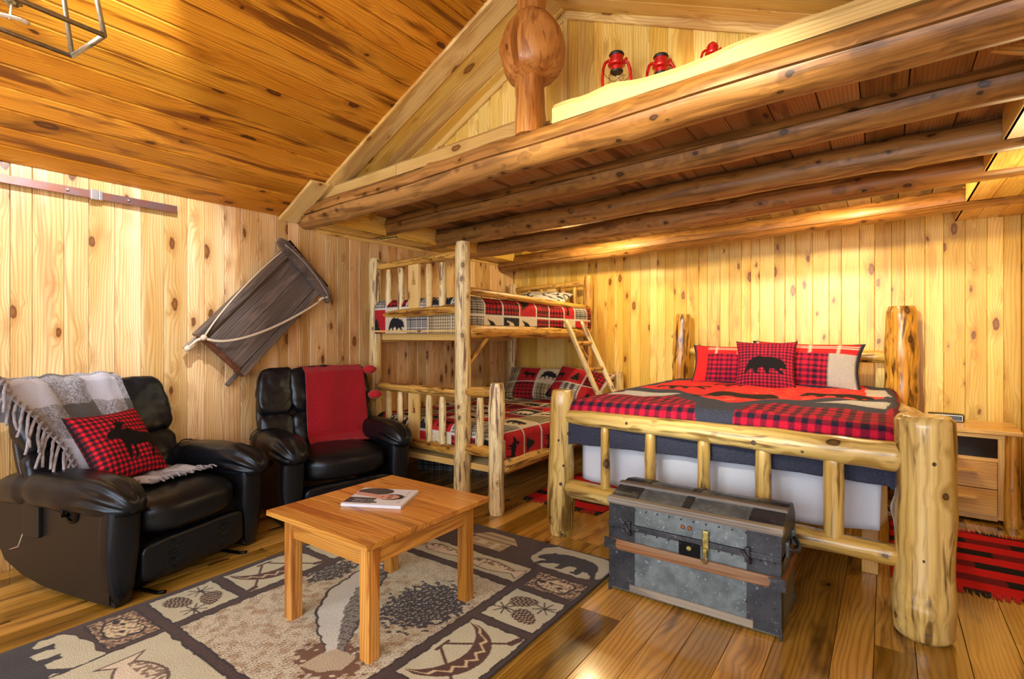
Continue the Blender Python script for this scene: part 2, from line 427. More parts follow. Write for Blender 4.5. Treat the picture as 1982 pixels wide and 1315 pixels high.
M_['floor'] = wood('varnished_floor_boards', '#c89c48', '#a67c2c', '#684214', streak='#42260e', samt=0.85, sthr=.54, sscale=4.5, ringmix=0.42, kcol='#2a140a', rough=0.15, coat=0.5, var=0.8, bump=0.08, kdens=(6, 6, 2.6), kr=.13, A=0.16, ring=0.02)
M_['deck'] = wood('loft_deck_boards', '#bc9668', '#a67c50', '#74502c', streak='#5c3a20', samt=0.75, sscale=4, ringmix=.4, kcol='#3a1c10', rough=0.5, var=0.7)
M_['loft_log'] = wood('brown_peeled_log', '#b08248', '#92622c', '#62401c', streak='#543416', samt=0.65, sscale=11, ring=0.03, ringmix=0.4, kcol='#2c160c', kr=0.14, kdens=(13, 13, 8), rough=0.42, bump=0.6, var=0.14, roundlog=True, kz=0.1, fib=.28)
M_['post_log'] = wood('orange_burl_wood', '#c88c48', '#b0702e', '#7e4416', streak='#7a3e14', samt=0.6, sscale=22, ring=0.04, ringmix=0.3, kcol='#3a160c', kr=.05, rough=0.42, coat=0.08, bump=0.9, var=0.05, roundlog=True, kz=0.14, fib=.25)
M_['cedar'] = wood('peeled_cedar', '#ecdcaa', '#dcc080', '#a88448', streak='#6c4438', samt=0.92, sthr=.51, sscale=24, ring=0.02, ringmix=0.35, kcol='#402416', kr=0.13, kdens=(14, 14, 8), rough=0.42, bump=0.9, var=0.12, roundlog=True, kz=0.09, fib=.25)
M_['cedar_dark'] = wood('golden_cedar_rail', '#dcb05c', '#c4903a', '#80521c', streak='#5c3416', samt=0.9, sthr=.5, sscale=26, ring=0.02, ringmix=0.45, kcol='#402416', kr=0.13, kdens=(14, 14, 8), rough=0.42, bump=0.9, var=0.12, roundlog=True, kz=0.08, fib=.25)
M_['lodge'] = wood('varnished_lodgepole', '#dcc580', '#c2a04e', '#866424', streak='#543a18', samt=0.85, sthr=.535, sscale=13, ring=0.035, ringmix=0.4, kcol='#2c1c16', kr=0.15, kdens=(10, 10, 7), rough=0.25, coat=0.35, bump=0.8, var=0.1, roundlog=True, kz=0.11, fib=.26)
M_['lodge_dark'] = wood('bark_marked_post', '#d4a042', '#b47a28', '#6c4212', streak='#40200a', samt=0.95, sthr=.49, sscale=13, ring=0.035, ringmix=0.45, kcol='#2c1a16', kr=0.13, kdens=(9, 9, 6), rough=0.3, coat=0.3, bump=0.9, var=0.1, roundlog=True, kz=0.14, fib=.26)
M_['table'] = wood('oiled_table_wood', '#d49a48', '#bc7e30', '#7c4a16', streak='#8c4a18', samt=0.7, sscale=10, ring=0.011, ringmix=0.5, knots=0, rough=0.28, coat=0.15, var=0.5, A=0.1, fib=0.14)
M_['nightwood'] = wood('honey_cabinet_pine', '#eac478', '#daa852', '#ac7a2e', streak='#b07a30', samt=0.35, ringmix=0.35, A=.1, kdens=(7, 7, 3.5), kcol='#6a2c14', rough=0.35, coat=0.1, var=0.1)
M_['sled'] = wood('weathered_dark_wood', '#6c605a', '#4e4440', '#282222', streak='#80706a', samt=0.55, sscale=14, ring=0.010, ringmix=0.65, knots=0, rough=0.6, bump=0.7, var=0.15)
M_['board'] = wood('plain_pine_board', '#eacc8a', '#dab468', '#ac8040', ringmix=0.42, A=.1, knots=0.6, kdens=(5, 5, 3), rough=0.5, var=0.1)
M_['edge_back'] = plain('dark_board_edge', '#94601c', 0.5)
M_['edge_floor'] = plain('floor_seam', '#3c200c', 0.4)
M_['edge_ceil'] = plain('highlit_board_edge_ceiling', '#ecc070', 0.3)  # light caught by the groove edges, put into the bevel colour
M_['edge_left'] = plain('highlit_board_edge_wall', '#f6ead0', 0.3)  # bright groove lines of the left wall, painted as bevel colour
M_['gap'] = plain('dark_gap', '#2a1408', 0.9)
M_['leather'] = plain('black_leather', '#0e0f14', 0.35, bump=0.12, bs=160)
M_['leather'].node_tree.nodes['Principled BSDF'].inputs['Specular Tint'].default_value = (.72, .84, 1.0, 1)
M_['leather_side'] = plain('black_vinyl_side', '#15120f', 0.42, bump=0.08, bs=300)
M_['black_metal'] = plain('black_metal', '#0c0c0d', 0.4, 0.8)
M_['steel'] = plain('brushed_steel', '#b9b9bb', 0.32, 1.0)
M_['rail'] = plain('rusty_rail_steel', '#7a6464', 0.38, 0.7, h2='#8a5a48', ns=6)
M_['cage'] = plain('antique_nickel', '#9a9890', 0.38, 0.9, h2='#b8b29c', ns=30)
M_['knot'] = plain('dark_knot', '#2a201c', .45, bump=.6, bs=90, h2='#5a4436', ns=70)
M_['rope'] = plain('cotton_rope', '#c8b8a0', 0.9, bump=0.6, bs=250)
M_['white'] = plain('white_fabric', '#c6ccda', 0.9, bump=0.3, bs=150)
# ================================================================== THE ROOM
XL, XR, YB, YF, XRG, PT, ZL = -3.66, 0.79, 5.15, -2.1, -1.5, 0.46, 2.09
def roof(x): return ZL + PT * (min(x, 2 * XRG - x) - XL)
def yf(x): return 2.25 - 0.038 * (x - XL)          # where the main ceiling boards end at the loft
def yg(x): return 2.82 - 0.085 * (x - XL)          # loft gable wall
def widths(total, lo, hi, seed):
    r = random.Random(seed); out = []; s = 0
    while s < total:
        w = r.uniform(lo, hi); out.append(w); s += w
    k = total / s
    return [w * k for w in out]
def clad(name, parent, a, b, zfun, lo, hi, nrm, mat, seed, z0=0.0, t=0.015, gap=0.0012):
    """vertical boards side by side from a to b (xy points)"""
    a = Vector((a[0], a[1], 0)); b = Vector((b[0], b[1], 0)); d = (b - a); L = d.length; d.normalize(); s = 0
    for w in widths(L, lo, hi, seed):
        c = a + d * (s + w / 2); e0 = a + d * s; e1 = a + d * (s + w)
        za, zb = zfun(e0), zfun(e1)
        M = frame((c.x, c.y, z0), (c.x, c.y, z0 + 1), nrm)
        flip = M.col[0].to_3d().dot(d) < 0
        if flip: za, zb = zb, za
        mobj(name, plank_mesh(w - gap, t, za - z0, 0.0035, zb - z0), mat, parent, M)
        s += w

# ---- walls
wl = struct('wall_left', 'wall of pale knotty vertical pine boards')
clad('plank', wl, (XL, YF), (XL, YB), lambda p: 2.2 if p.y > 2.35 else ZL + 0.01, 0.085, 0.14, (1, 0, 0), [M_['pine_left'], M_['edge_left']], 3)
box('backing', (XL - 0.05, YF - .1, -.06), (XL - 0.016, YB + .06, 2.3), M_['gap'], wl, bev=0)
wb = struct('wall_back', 'wall of yellow knotty vertical pine boards behind the beds')
clad('plank', wb, (XL, YB), (XR, YB), lambda p: 2.2, 0.075, 0.13, (0, -1, 0), [M_['pine_back'], M_['edge_back']], 5)
box('backing', (XL - .06, YB + 0.016, -.06), (XR + .06, YB + 0.05, 2.3), M_['gap'], wb, bev=0)
wr = struct('wall_right')
clad('plank', wr, (XR, YB), (XR, YF), lambda p: 2.2 if p.y > 2.0 else roof(XR) + 0.02, 0.085, 0.14, (-1, 0, 0), [M_['pine_back'], M_['edge_back']], 8)
box('backing', (XR + 0.016, YF - .1, -.06), (XR + 0.05, YB + .06, 2.3), M_['gap'], wr, bev=0)
wf = struct('wall_front')
clad('plank', wf, (XL, YF), (XR, YF), lambda p: roof(p.x) + 0.02, 0.09, 0.13, (0, 1, 0), [M_['pine_left'], M_['edge_back']], 9)

# ---- floor
fl = struct('floor', 'glossy floor of varnished amber boards')
box('subfloor', (XL - .06, YF - .1, -0.06), (XR + .06, YB + .06, -0.016), M_['gap'], fl, bev=0)
x = XL; r_ = random.Random(21)
for w in widths(XR - XL, 0.11, 0.20, 31):
    y = YF - r_.uniform(0, 1.5); segs = []
    while y < YB:
        l = r_.uniform(1.4, 3.4); y0, y1 = max(y, YF), min(y + l, YB); y += l
        if y1 - y0 > 0.05: plank('floor_board', (x + w / 2, y0 + 0.0006, 0), (x + w / 2, y1 - 0.0006, 0), w - 0.002, 0.016, (0, 0, 1), [M_['floor'], M_['edge_floor']], fl, ch=0.0012)
    x += w

# ---- ceiling: boards along y on both slopes
ce = struct('ceiling', 'sloping ceiling of amber stained pine boards')
def slope_boards(x0, x1, seed, parent, side):
    # side +1: left slope rises with x, -1: right slope
    r2 = random.Random(seed); k = 1 / math.cos(math.atan(PT)); L = abs(x1 - x0) * k; s = 0
    nrm = Vector((PT * side, 0, -1)).normalized(); dx = 1 / k
    for w in widths(L, 0.125, 0.14, seed):
        xm = x0 + (s + w / 2) / k * (1 if x1 > x0 else -1); zm = roof(xm); yend = yf(xm) + 0.02
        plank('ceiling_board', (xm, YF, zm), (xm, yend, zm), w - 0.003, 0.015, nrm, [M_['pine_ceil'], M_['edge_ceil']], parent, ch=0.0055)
        s += w
slope_boards(XL, XRG, 41, ce, 1); slope_boards(XR, XRG, 42, ce, -1)
for x0, x1 in ((XL, XRG), (XR, XRG)):
    pydata('roof_deck', [(x0, YF, roof(x0) + 0.02), (x1, YF, roof(x1) + 0.02), (x1, 3.2, roof(x1) + 0.02), (x0, 3.2, roof(x0) + 0.02),
                         (x0, YF, roof(x0) + 0.05), (x1, YF, roof(x1) + 0.05), (x1, 3.2, roof(x1) + 0.05), (x0, 3.2, roof(x0) + 0.05)],
           [(0, 1, 2, 3), (7, 6, 5, 4), (0, 4, 5, 1), (1, 5, 6, 2), (2, 6, 7, 3), (3, 7, 4, 0)], M_['gap'], ce)
# ---- band of boards running up the slope between ceiling and gable wall
bd = struct('trim_1', 'band of boards running up the roof slope in front of the loft gable')
for side in (1, -1):
    xa = XL if side == 1 else XR
    nrm = Vector((PT * side, 0, -1)).normalized()
    for k in range(4):
        w = [0.15, 0.13, 0.13, 0.13][k]; o_ = [0.075, 0.217, 0.348, 0.479][k]; t = 0.016 if k == 0 else 0.010
        a = Vector((xa, yf(xa) + o_, roof(xa))) + nrm * t; b = Vector((XRG, yf(XRG) + o_, roof(XRG))) + nrm * t
        plank('board', a, b, w - 0.002, 0.02, nrm, M_['pine_trim' if k in (0, 2) else 'pine_back'], bd, ch=0.004)
# wider end piece at the foot of the band
a = Vector((XL, 2.21, ZL)) + Vector((PT, 0, -1)).normalized() * 0.03; b = Vector((XL + 0.44, 2.19, roof(XL + 0.44))) + Vector((PT, 0, -1)).normalized() * 0.03
plank('end_board', a, b, 0.15, 0.02, Vector((PT, 0, -1)), M_['pine_trim'], bd, ch=0.004)
# ---- loft gable wall
gw = struct('wall_loft', 'gable wall of yellow vertical pine boards behind the lanterns')
clad('plank', gw, (XL, yg(XL)), (XR, yg(XR)), lambda p: roof(p.x) + 0.03, 0.095, 0.135, (0, -1, 0), [M_['pine_back'], M_['edge_back']], 12, z0=2.242)
for side in (1, -1):
    xa = XL if side == 1 else XR; nrm = Vector((-0.085, -1, 0)).normalized(); dz = Vector((0, 0, -0.03)); n0 = nrm * 0.022
    plank('rake_trim', Vector((xa, yg(xa), roof(xa))) + dz + n0, Vector((XRG, yg(XRG), roof(XRG))) + dz + n0, 0.045, 0.02, nrm, M_['pine_trim'], gw, ch=0.003)
box('centre_trim', (XRG - 0.012, yg(XRG) - 0.014, 2.242), (XRG + 0.012, yg(XRG), roof(XRG) - 0.02), M_['pine_trim'], gw, bev=0.003)

# ---- loft: deck boards, soffits, logs
dk = struct('trim_2', 'boards of the loft deck seen from below')
x = XL
for w in widths(XR - XL, 0.15, 0.21, 55):
    plank('deck_board', (x + w / 2, 2.36 - 0.080 * (x - XL), 2.2), (x + w / 2, YB, 2.2), w - 0.004, 0.018, (0, 0, -1), [M_['deck'], M_['gap']], dk, ch=0.003)
    x += w
LOGS = [((XL, 2.36, 2.118), (XR + .1, 2.03, 2.158), .09, .088), ((XL, 3.03, 2.135), (XR, 2.63, 2.165), .072, .08), ((XL, 3.64, 2.118), (XR, 3.19, 2.12), .08, .075),
        ((XL, 4.26, 2.10), (XR, 3.73, 2.115), .08, .075), ((XL, 4.91, 2.035), (XR, 4.49, 2.105), .088, .07)]
LL = ['thick front log beam carrying the lantern ledge and burl post', 'second brown log joist under the loft, behind the front beam', 'third brown log joist under the loft, in the middle of the five',
      'fourth brown log joist under the loft, in front of the lit one', 'rearmost log joist under the loft, with bright lamp glow on it']
for i, (a, b, r0, r1) in enumerate(LOGS):
    o = log('log_beam', a, b, r0, r1, M_['loft_log'], seed=i + 2, seg=26, step=0.06, rough=0.035, bumps=6, crack=[(0, -1, -.15), (0, -1, -.05), None, (0, -1, .5), (0, -1, -.5)][i], dome=0.0)
    tag(o, LL[i], 'beam', 'log beams under the loft')
def rail_y(i, x): a, b = LOGS[i][0], LOGS[i][1]; return a[1] + (b[1] - a[1]) * (x - a[0]) / (b[0] - a[0])
prism('deck_light_cover', [(XL - .03, 2.38), (XR + .03, 2.06), (XR + .03, YB + .05), (XL - .03, YB + .05)], .02, M_['gap'], dk, z0=2.221)  # unseen cover added over the deck to stop light leaking through
k = 3
for (xa, xb, z) in ((XL, XL + 0.24, 2.05), (XR - 0.37, XR, 2.07)):
    xm = (xa + xb) / 2
    st = struct('trim_%d' % k, 'boxed soffit between the log ends along the %s wall' % ('left' if k == 3 else 'right')); k += 1
    for i in range(5):
        y0 = rail_y(i, xm) + LOGS[i][2] * 0.85; y1 = (rail_y(i + 1, xm) - LOGS[i + 1][2] * 0.85) if i < 4 else YB
        zz = z - (0.02 if i == 4 and k == 4 else 0)
        nb = 3 if xb - xa > 0.3 else 2
        for j in range(nb):
            u0 = xa + (xb - xa) * j / nb; u1 = xa + (xb - xa) * (j + 1) / nb
            plank('soffit_board', ((u0 + u1) / 2, y0, zz), ((u0 + u1) / 2, y1, zz), u1 - u0 - 0.002, 0.014, (0, 0, -1), M_['pine_back'], st)
        box('core', (xa + .012, y0, zz + .006), (xb - .012, y1, 2.199), M_['pine_back'], st, bev=0)
        xi = xb if xa == XL else xa
        nn = (1, 0, 0) if xa == XL else (-1, 0, 0)
        plank('side_board', (xi, y0, (zz + 2.2) / 2), (xi, y1, (zz + 2.2) / 2), 2.2 - zz, 0.014, nn, M_['pine_back'], st)
tl = struct('trim_5', 'narrow cove strip along the top of the left wall under the loft')
plank('cove_strip', (XL + 0.014, 2.46, 2.03), (XL + 0.014, YB, 2.03), 0.03, 0.012, (1, 0, -0.4), M_['pine_trim'], tl)
# small lamps behind the fourth log: a puck fixture each
mlamp, nt, bb = new_mat('lamp_glass'); bb.inputs['Emission Color'].default_value = cl('#ffd890'); bb.inputs['Emission Strength'].default_value = 4.0
for (x, y), s in zip(((-0.25, 3.99), (-2.2, 4.22)), ('over the king bed', 'over the bunk bed')):
    t = thing('puck_lamp', 'small round lamp under the loft deck, ' + s, 'lamp', (x, y, 2.2), group='lamps under the loft')
    lathe('housing', [(0.0, 0), (0.045, 0), (0.045, -0.02), (0.035, -0.025), (0.0, -0.025)], M_['steel'], t, Matrix.Translation((x, y, 2.2)))
    lathe('diffuser', [(0.0, -0.0255), (0.03, -0.0255), (0.028, -0.032), (0.0, -0.034)], mlamp, t, Matrix.Translation((x, y, 2.2)))

# ---- ledge board on the front log (live edge)
M0 = frame((XL + 0.1, 2.33, 2.205), (0.6, 2.01, 2.245), (0, -1, 0))
Lg = (Vector((0.6, 2.01, 2.245)) - Vector((XL + 0.1, 2.33, 2.205))).length
def ledge(name, s0, s1, seed, wav):
    n = 40; v = []; f = []
    for i in range(n + 1):
        s = s0 + (s1 - s0) * i / n
        h = 0.088 + wav * noise.noise(Vector((s * 1.9, seed, 0))) * 0.035 + wav * 0.02 * noise.noise(Vector((s * 6, seed, 4)))
        tt = 0.018 + wav * 0.014 * (1 + noise.noise(Vector((s * 3, seed, 7))))
        # local: x up (or down), y towards viewer, z along
        v += [(0, 0, s), (h - tt, 0, s), (h, -0.022, s), (h, -0.04, s), (0, -0.04, s)]
    for i in range(n):
        for k_ in range(5):
            a = i * 5 + k_; b_ = i * 5 + (k_ + 1) % 5; f.append((a, b_, b_ + 5, a + 5))
    f.append((0, 1, 2, 3, 4)); f.append(tuple(n * 5 + q for q in (4, 3, 2, 1, 0)))
    M = M0.copy()
    if M.col[0].z < 0:
        v = [(-a, b_, c) for a, b_, c in v]
    return pydata(name, v, f, M_['ledge'], None, M)
M_['ledge'] = wood('pale_live_edge_board', '#d2b878', '#c4a260', '#9c7838', ringmix=0.4, knots=0.7, kdens=(7, 7, 3), rough=0.5, var=0.05)
px_post = 2.23
for nm, s0, s1, sd, wv, lb in (('ledge_board', 0.12, 1.05, 1, 0.1, 'pale upright board on the log beam, left of the knotty joint'), ('ledge_board', 1.055, px_post - 0.085, 2, 0.15, 'pale upright board on the log beam, ending at the burl post'),
                               ('ledge_board', px_post + 0.03, Lg, 3, 1.0, 'pale live-edge board on the log beam in front of the red lanterns')):
    tag(ledge(nm, s0, s1, sd, wv), lb, 'board', 'ledge boards on the front log')

# ---- burl post
def burl(z, a):
    g = 0
    for zc, ac, am, wz in ((0.43, BC - 1.3, 0.070, 0.165), (0.45, BC + 1.6, 0.094, 0.180)):
        da = (a - ac + math.pi) % (2 * math.pi) - math.pi
        u = (z - zc) / (wz * (.82 if z < zc else 1.0)); g = max(g, am * max(0, 1 - abs(u) ** (3.2 if z < zc else 2.0)) ** (0.42 if z < zc else 0.55) * (0.88 + 0.12 * math.cos(da)))
    da = (a - BC + math.pi) % (2 * math.pi) - math.pi
    g -= 0.07 * math.exp(-(da / 0.075) ** 2) * max(0, 1 - ((z - 0.43) / 0.17) ** 2)
    g += 0.012 * noise.noise(Vector((math.cos(a) * 2, math.sin(a) * 2, z * 9))) * (1 if 0.2 < z < 0.62 else 0.2)
    return g
BC = 0.0; BCO = -0.56
# the deep cleft faces the camera, a little left of the middle
Mp = frame((-1.47, 2.20, 2.23), (-1.49, 2.25, 3.15), (0.3, 0.2, 1)); vv = Mp.inverted().to_3x3() @ (Vector((0, 0, 2.6)) - Vector((-1.47, 2.2, 2.6))); vv = Matrix.Rotation(R(0), 3, 'Z') @ vv
BC = math.atan2(vv.y, vv.x) + BCO
o = log('burl_post', (-1.47, 2.20, 2.21), (-1.49, 2.25, 3.15), 0.074, 0.07, M_['post_log'], seed=9, seg=72, step=0.018, rough=0.04, bumps=4, dome=0.0, burl=burl)
tag(o, 'orange log post with a big round burl, standing on the front beam', 'post')

# ---- unseen windows added around the two area fills
M_['pane'] = plain('window_pane', '#c8dcf0', .05)
for nm, M in (('added_window_1', Matrix.Translation((-1.3, YF + .002, 1.35))), ('added_window_2', Matrix.Translation((XR - .002, -.9, 1.45)) @ Matrix.Rotation(R(90), 4, 'Z'))):
    wn = struct(nm); w, h = (1.8, .75) if nm == 'added_window_1' else (.75, .65)
    box('pane', (-w, -.0, -h), (w, .006, h), M_['pane'], wn, M, bev=0)
    for lo, hi, g in (((-w - .08, 0, h), (w + .08, .03, h + .08), 'x'), ((-w - .08, 0, -h - .08), (w + .08, .04, -h), 'x'), ((-w - .08, 0, -h), (-w, .03, h), 'z'), ((w, 0, -h), (w + .08, .03, h), 'z'), ((-.02, 0, -h), (.02, .025, h), 'z')):
        box('window_frame', lo, hi, M_['pine_trim'], wn, M, grain=g)
# ================================================================== KING BED
PX = lambda *p: Vector(p)
kb = thing('king_bed', 'large lodgepole log bed with slatted footboard and tall head posts', 'bed', (-0.74, 3.8, 0))
ld, dd_ = M_['lodge'], M_['lodge_dark']
log('post', (0.128, 2.665, 0), (0.126, 2.66, .885), .098, .096, ld, kb, seed=11, seg=40, step=.02, rough=.018, bumps=4, dome=.05)
log('post', (-1.605, 2.76, 0), (-1.60, 2.76, .875), .076, .070, ld, kb, seed=12, seg=26, rough=.04, bumps=6, dome=.12)
log('post', (.10, 4.95, 0), (.095, 4.95, 1.43), .105, .098, dd_, kb, seed=13, seg=28, rough=.05, bumps=5, dome=.06)
log('post', (-1.62, 4.95, 0), (-1.55, 4.95, 1.41), .085, .072, dd_, kb, seed=14, seg=26, rough=.08, bumps=7, dome=.06)
log('top_rail', (-1.55, 2.745, .722), (.075, 2.655, .708), .042, .062, ld, kb, seed=15, seg=24, rough=.04, bumps=5, dome=.45)
log('bottom_rail', (-1.555, 2.745, .29), (.06, 2.65, .305), .054, .043, ld, kb, seed=16, seg=22, rough=.05, bumps=4, dome=.5)
for i, (px, r) in enumerate(((-1.30, .027), (-1.03, .030), (-.745, .031), (-.465, .035), (-.185, .040))):
    y = 2.745 - (px + 1.55) * .055
    log('spindle', (px, y, .27), (px, y, .70), r, r * .95, ld, kb, seed=20 + i, seg=16, rough=.05, bumps=3, dome=.5)
log('head_rail', (-1.49, 4.95, 1.06), (.0, 4.95, 1.04), .038, .048, ld, kb, seed=30, seg=20, rough=.03, bumps=3, dome=.5)
log('head_rail', (-1.5, 4.95, .5), (.0, 4.95, .5), .05, .05, ld, kb, seed=31, seg=18, rough=.03, bumps=3, dome=.4)
for i in range(4):
    x = -1.2 + i * .3; log('spindle', (x, 4.95, .5), (x, 4.95, 1.04), .03, .028, ld, kb, seed=33 + i, seg=14, rough=.05, bumps=2, dome=.3)
log('side_rail', (.115, 2.74, .835), (.082, 4.87, .655), .050, .048, ld, kb, seed=38, seg=20, rough=.03, bumps=3, dome=.3)
log('side_rail', (-1.60, 2.8, .62), (-1.60, 4.87, .50), .05, .05, ld, kb, seed=39, seg=20, rough=.03, bumps=3, dome=.3)
for y in (3.3, 4.2): log('cross_rail', (-1.6, y, .30), (.12, y, .30), .035, .035, dd_, kb, seed=40, seg=12, bumps=0)
box('support_leg', (-1.40, 3.16, 0), (-1.33, 3.23, .28), M_['nightwood'], kb, grain='z'); box('support_leg', (-.1, 3.2, 0), (-.03, 3.27, .28), M_['nightwood'], kb)
def knot(parent, px, pz, r0, zc, da, rk, ez=1.3, rad=None):
    # dark branch knot on an upright post at height zc, turned da from the camera direction
    a = math.atan2(-pz, -px) + da; n = Vector((math.cos(a), math.sin(a), 0))
    p = Vector((px, pz, zc)) + n * (r0 - .002)
    M = pframe0(p, n) @ Matrix.Diagonal((1, ez, 1, 1))
    lathe('knot', [(0, .006), (rk * .55, .0065), (rk * .8, .004), (rk, -.006), (rk * 1.02, -.014)], M_['knot'], parent, M, seg=14)
def pframe0(c, n, up=(0, 0, 1)):
    z = Vector(n).normalized(); y = Vector(up) - z * z.dot(Vector(up)); y.normalize(); x = y.cross(z)
    M = Matrix((x, y, z)).transposed().to_4x4(); M.translation = Vector(c); return M
for zc, da, rk, ez in ((.71, .30, .011, 1.2), (.435, .14, .020, 1.6), (.33, -.02, .006, 1.3), (.20, .52, .016, 1.4), (.055, .10, .014, 1.1)): knot(kb, .127, 2.662, .097, zc, da, rk, ez)
for zc, da, rk, ez in ((.32, -.1, .012, 1.2), (.43, .12, .008, 1.2), (.14, .2, .009, 1.0), (.62, .6, .009, 1.3), (.02, .0, .008, 1.0), (.58, -.3, .006, 1.2)): knot(kb, -1.602, 2.76, .074, zc, da, rk, ez)
for x, z, rk in ((-1.15, .725, .010), (-.50, .705, .016), (-.30, .69, .007)):
    y = 2.745 - (x + 1.55) * .055 - (.042 + (x + 1.55) * .012); lathe('knot', [(0, .006), (rk * .6, .006), (rk, -.004), (rk * 1.02, -.012)], M_['knot'], kb, pframe0((x, y + .003, z), (0, -1, 0)), seg=12)
# box spring + mattress + skirt
t = thing('mattress', 'thick white mattress and foundation under the red bear quilt', 'mattress', (-.73, 3.83, .335))
puff('foundation', (-1.475, 2.86, .335), (-.035, 4.85, .56), M_['white'], t, n=10, e=9)
puff('mattress_body', (-1.475, 2.86, .555), (-.035, 4.85, .765), M_['white'], t, n=10, e=7)
# bed skirt: gathered white cloth hanging round the foundation
def sk(U, V):
    P = np.array([(-1.49, 4.6), (-1.49, 2.845), (-.02, 2.845), (-.02, 4.6)]); L = np.array([0, 1.755, 1.502, 1.755]); cs = np.cumsum(L); s = U * cs[-1]
    x = np.interp(s, cs, P[:, 0]); y = np.interp(s, cs, P[:, 1])
    wv = (.012 * np.sin(s * 19 + 2 * np.sin(s * 3)) * (0.25 + V)) + .01
    fx = (s < cs[1]); fy = (s >= cs[1]) & (s < cs[2]); fz = s >= cs[2]
    x = x - wv * fx + wv * fz; y = y - wv * fy
    z = .70 - V * (.70 - .335) - 0.035 * V * (U > .36) * np.sin(np.clip((s - 1.755) / 1.5, 0, 1) * 3.1)
    return x, y, z
o = grid('bed_skirt', 260, 10, sk, M_['white'], thick=.004)
tag(o, 'white gathered bed skirt hanging below the red quilt', 'bed skirt')
# ---- bear quilt
QR, QS, QG, QD = C3('#cf2c30'), C3('#363b4e'), C3('#b4b2b4'), C3('#1c1618')
CK = (C3('#c41438'), C3('#7c1030'), C3('#1e1830'))
QX0, QX1, QY0, QY1 = -1.525, .01, 2.80, 4.80
DR = .27
def quilt_col(U, V):
    X = QX0 - DR + U * (QX1 - QX0 + 2 * DR); Y = QY0 - DR + V * (QY1 - QY0 + DR)
    img = check(X, Y, .029, *CK)
    cx = -.735
    def P(l): return pip(l, X, Y)
    out = [(cx - .03, 2.6), (cx + .11, 2.6), (cx + .13, 2.95), (cx + .24, 3.24), (.0, 3.22), (.07, 3.95), (.0, 5), (-1.6, 5), (-1.6, 3.5), (-1.35, 3.42), (cx - .30, 3.24), (cx - .12, 2.95)]
    img[P(out)] = QS
    img[P([(cx + .40, 3.42), (.0, 3.36), (.02, 3.72), (-.15, 3.68)])] = QG
    img[P([(cx - .33, 3.36), (-1.5, 3.5), (-1.52, 3.22), (-1.2, 3.20)])] = QG
    red = [(cx, 3.12), (cx + .12, 3.28), (cx + .28, 3.48), (cx + .55, 3.74), (-.0, 3.92), (-.03, 4.4), (-.2, 4.9), (-1.3, 4.9), (-1.45, 4.4), (-1.5, 3.75), (cx - .42, 3.6), (cx - .15, 3.27)]
    img[P(red)] = QR
    img[P([(-.1, 4.05), (.03, 4.1), (-.02, 4.6), (-.12, 4.5)])] = QG
    st = P(red) & (np.abs(nz2(X * 1.2, Y * 5, 2.2, 4)) < .10) & (X > -.9)
    img[st] = img[st] * .6 + C3('#f0a070') * .4
    for bx, by, w, r in ((-.76, 3.50, .48, .05), (-.25, 3.90, .40, -.05), (-1.22, 3.95, .38, .05), (-.9, 4.25, .35, 0)):
        stamp(img, X, Y, BEAR, bx, by, w, QD, r, asp=1.3)
    img[(Y < QY0 - .085) & (X < QX1 + .03)] = QS; img[(X < QX0 - .20)] = QS
    return img
def quilt_pos(U, V):
    s = QX0 - DR + U * (QX1 - QX0 + 2 * DR); t = QY0 - DR + V * (QY1 - QY0 + DR)
    dx = np.maximum(QX0 - s, 0) + np.maximum(s - QX1, 0); dy = np.maximum(QY0 - t, 0)
    X = np.clip(s, QX0, QX1); Y = np.maximum(t, QY0)
    d = np.maximum(dx, dy); m = np.minimum(dx, dy)
    rr = .045
    def drop(q): return np.where(q < rr * 1.57, rr * (1 - np.cos(np.minimum(q, rr * 1.57) / rr)), rr + q - rr * 1.57)
    def outw(q): return np.where(q < rr * 1.57, rr * np.sin(np.minimum(q, rr * 1.57) / rr), rr)
    sgn = np.where(s < QX0, -1, 1)
    X = X + sgn * (outw(dx) - rr * 0 ) * (dx > 0); Y = Y - outw(dy) * (dy > 0)
    X = X + sgn * m * .28; Y = Y - m * .10
    z = .805 - drop(d) - np.where(s > QX1, 0.75, 0.42) * m
    puf = .012 * np.cos((X + .73) * 2) * (dx == 0)
    z = z + puf + (.004 * np.sin(X * 21 + np.sin(Y * 9)) + .004 * np.sin(Y * 23 + np.sin(X * 7))) * (d == 0)
    fold = .013 * np.sin(s * 15 + 1.5 * np.sin(s * 4)) * np.clip(dy / .12, 0, 1); Y = Y - np.abs(fold)
    foldx = .014 * np.sin(t * 13) * np.clip(dx / .12, 0, 1) * (dy == 0); X = X + sgn * np.abs(foldx)
    return X, Y, z
M_['quilt'] = printed('quilted_print', .85, .55, 110, quilt=55)
o = grid('bear_quilt', 300, 330, quilt_pos, M_['quilt'], col=quilt_col, thick=.012, off=1)
tag(o, 'red plaid quilt with black bears and slate border on the king bed', 'quilt')

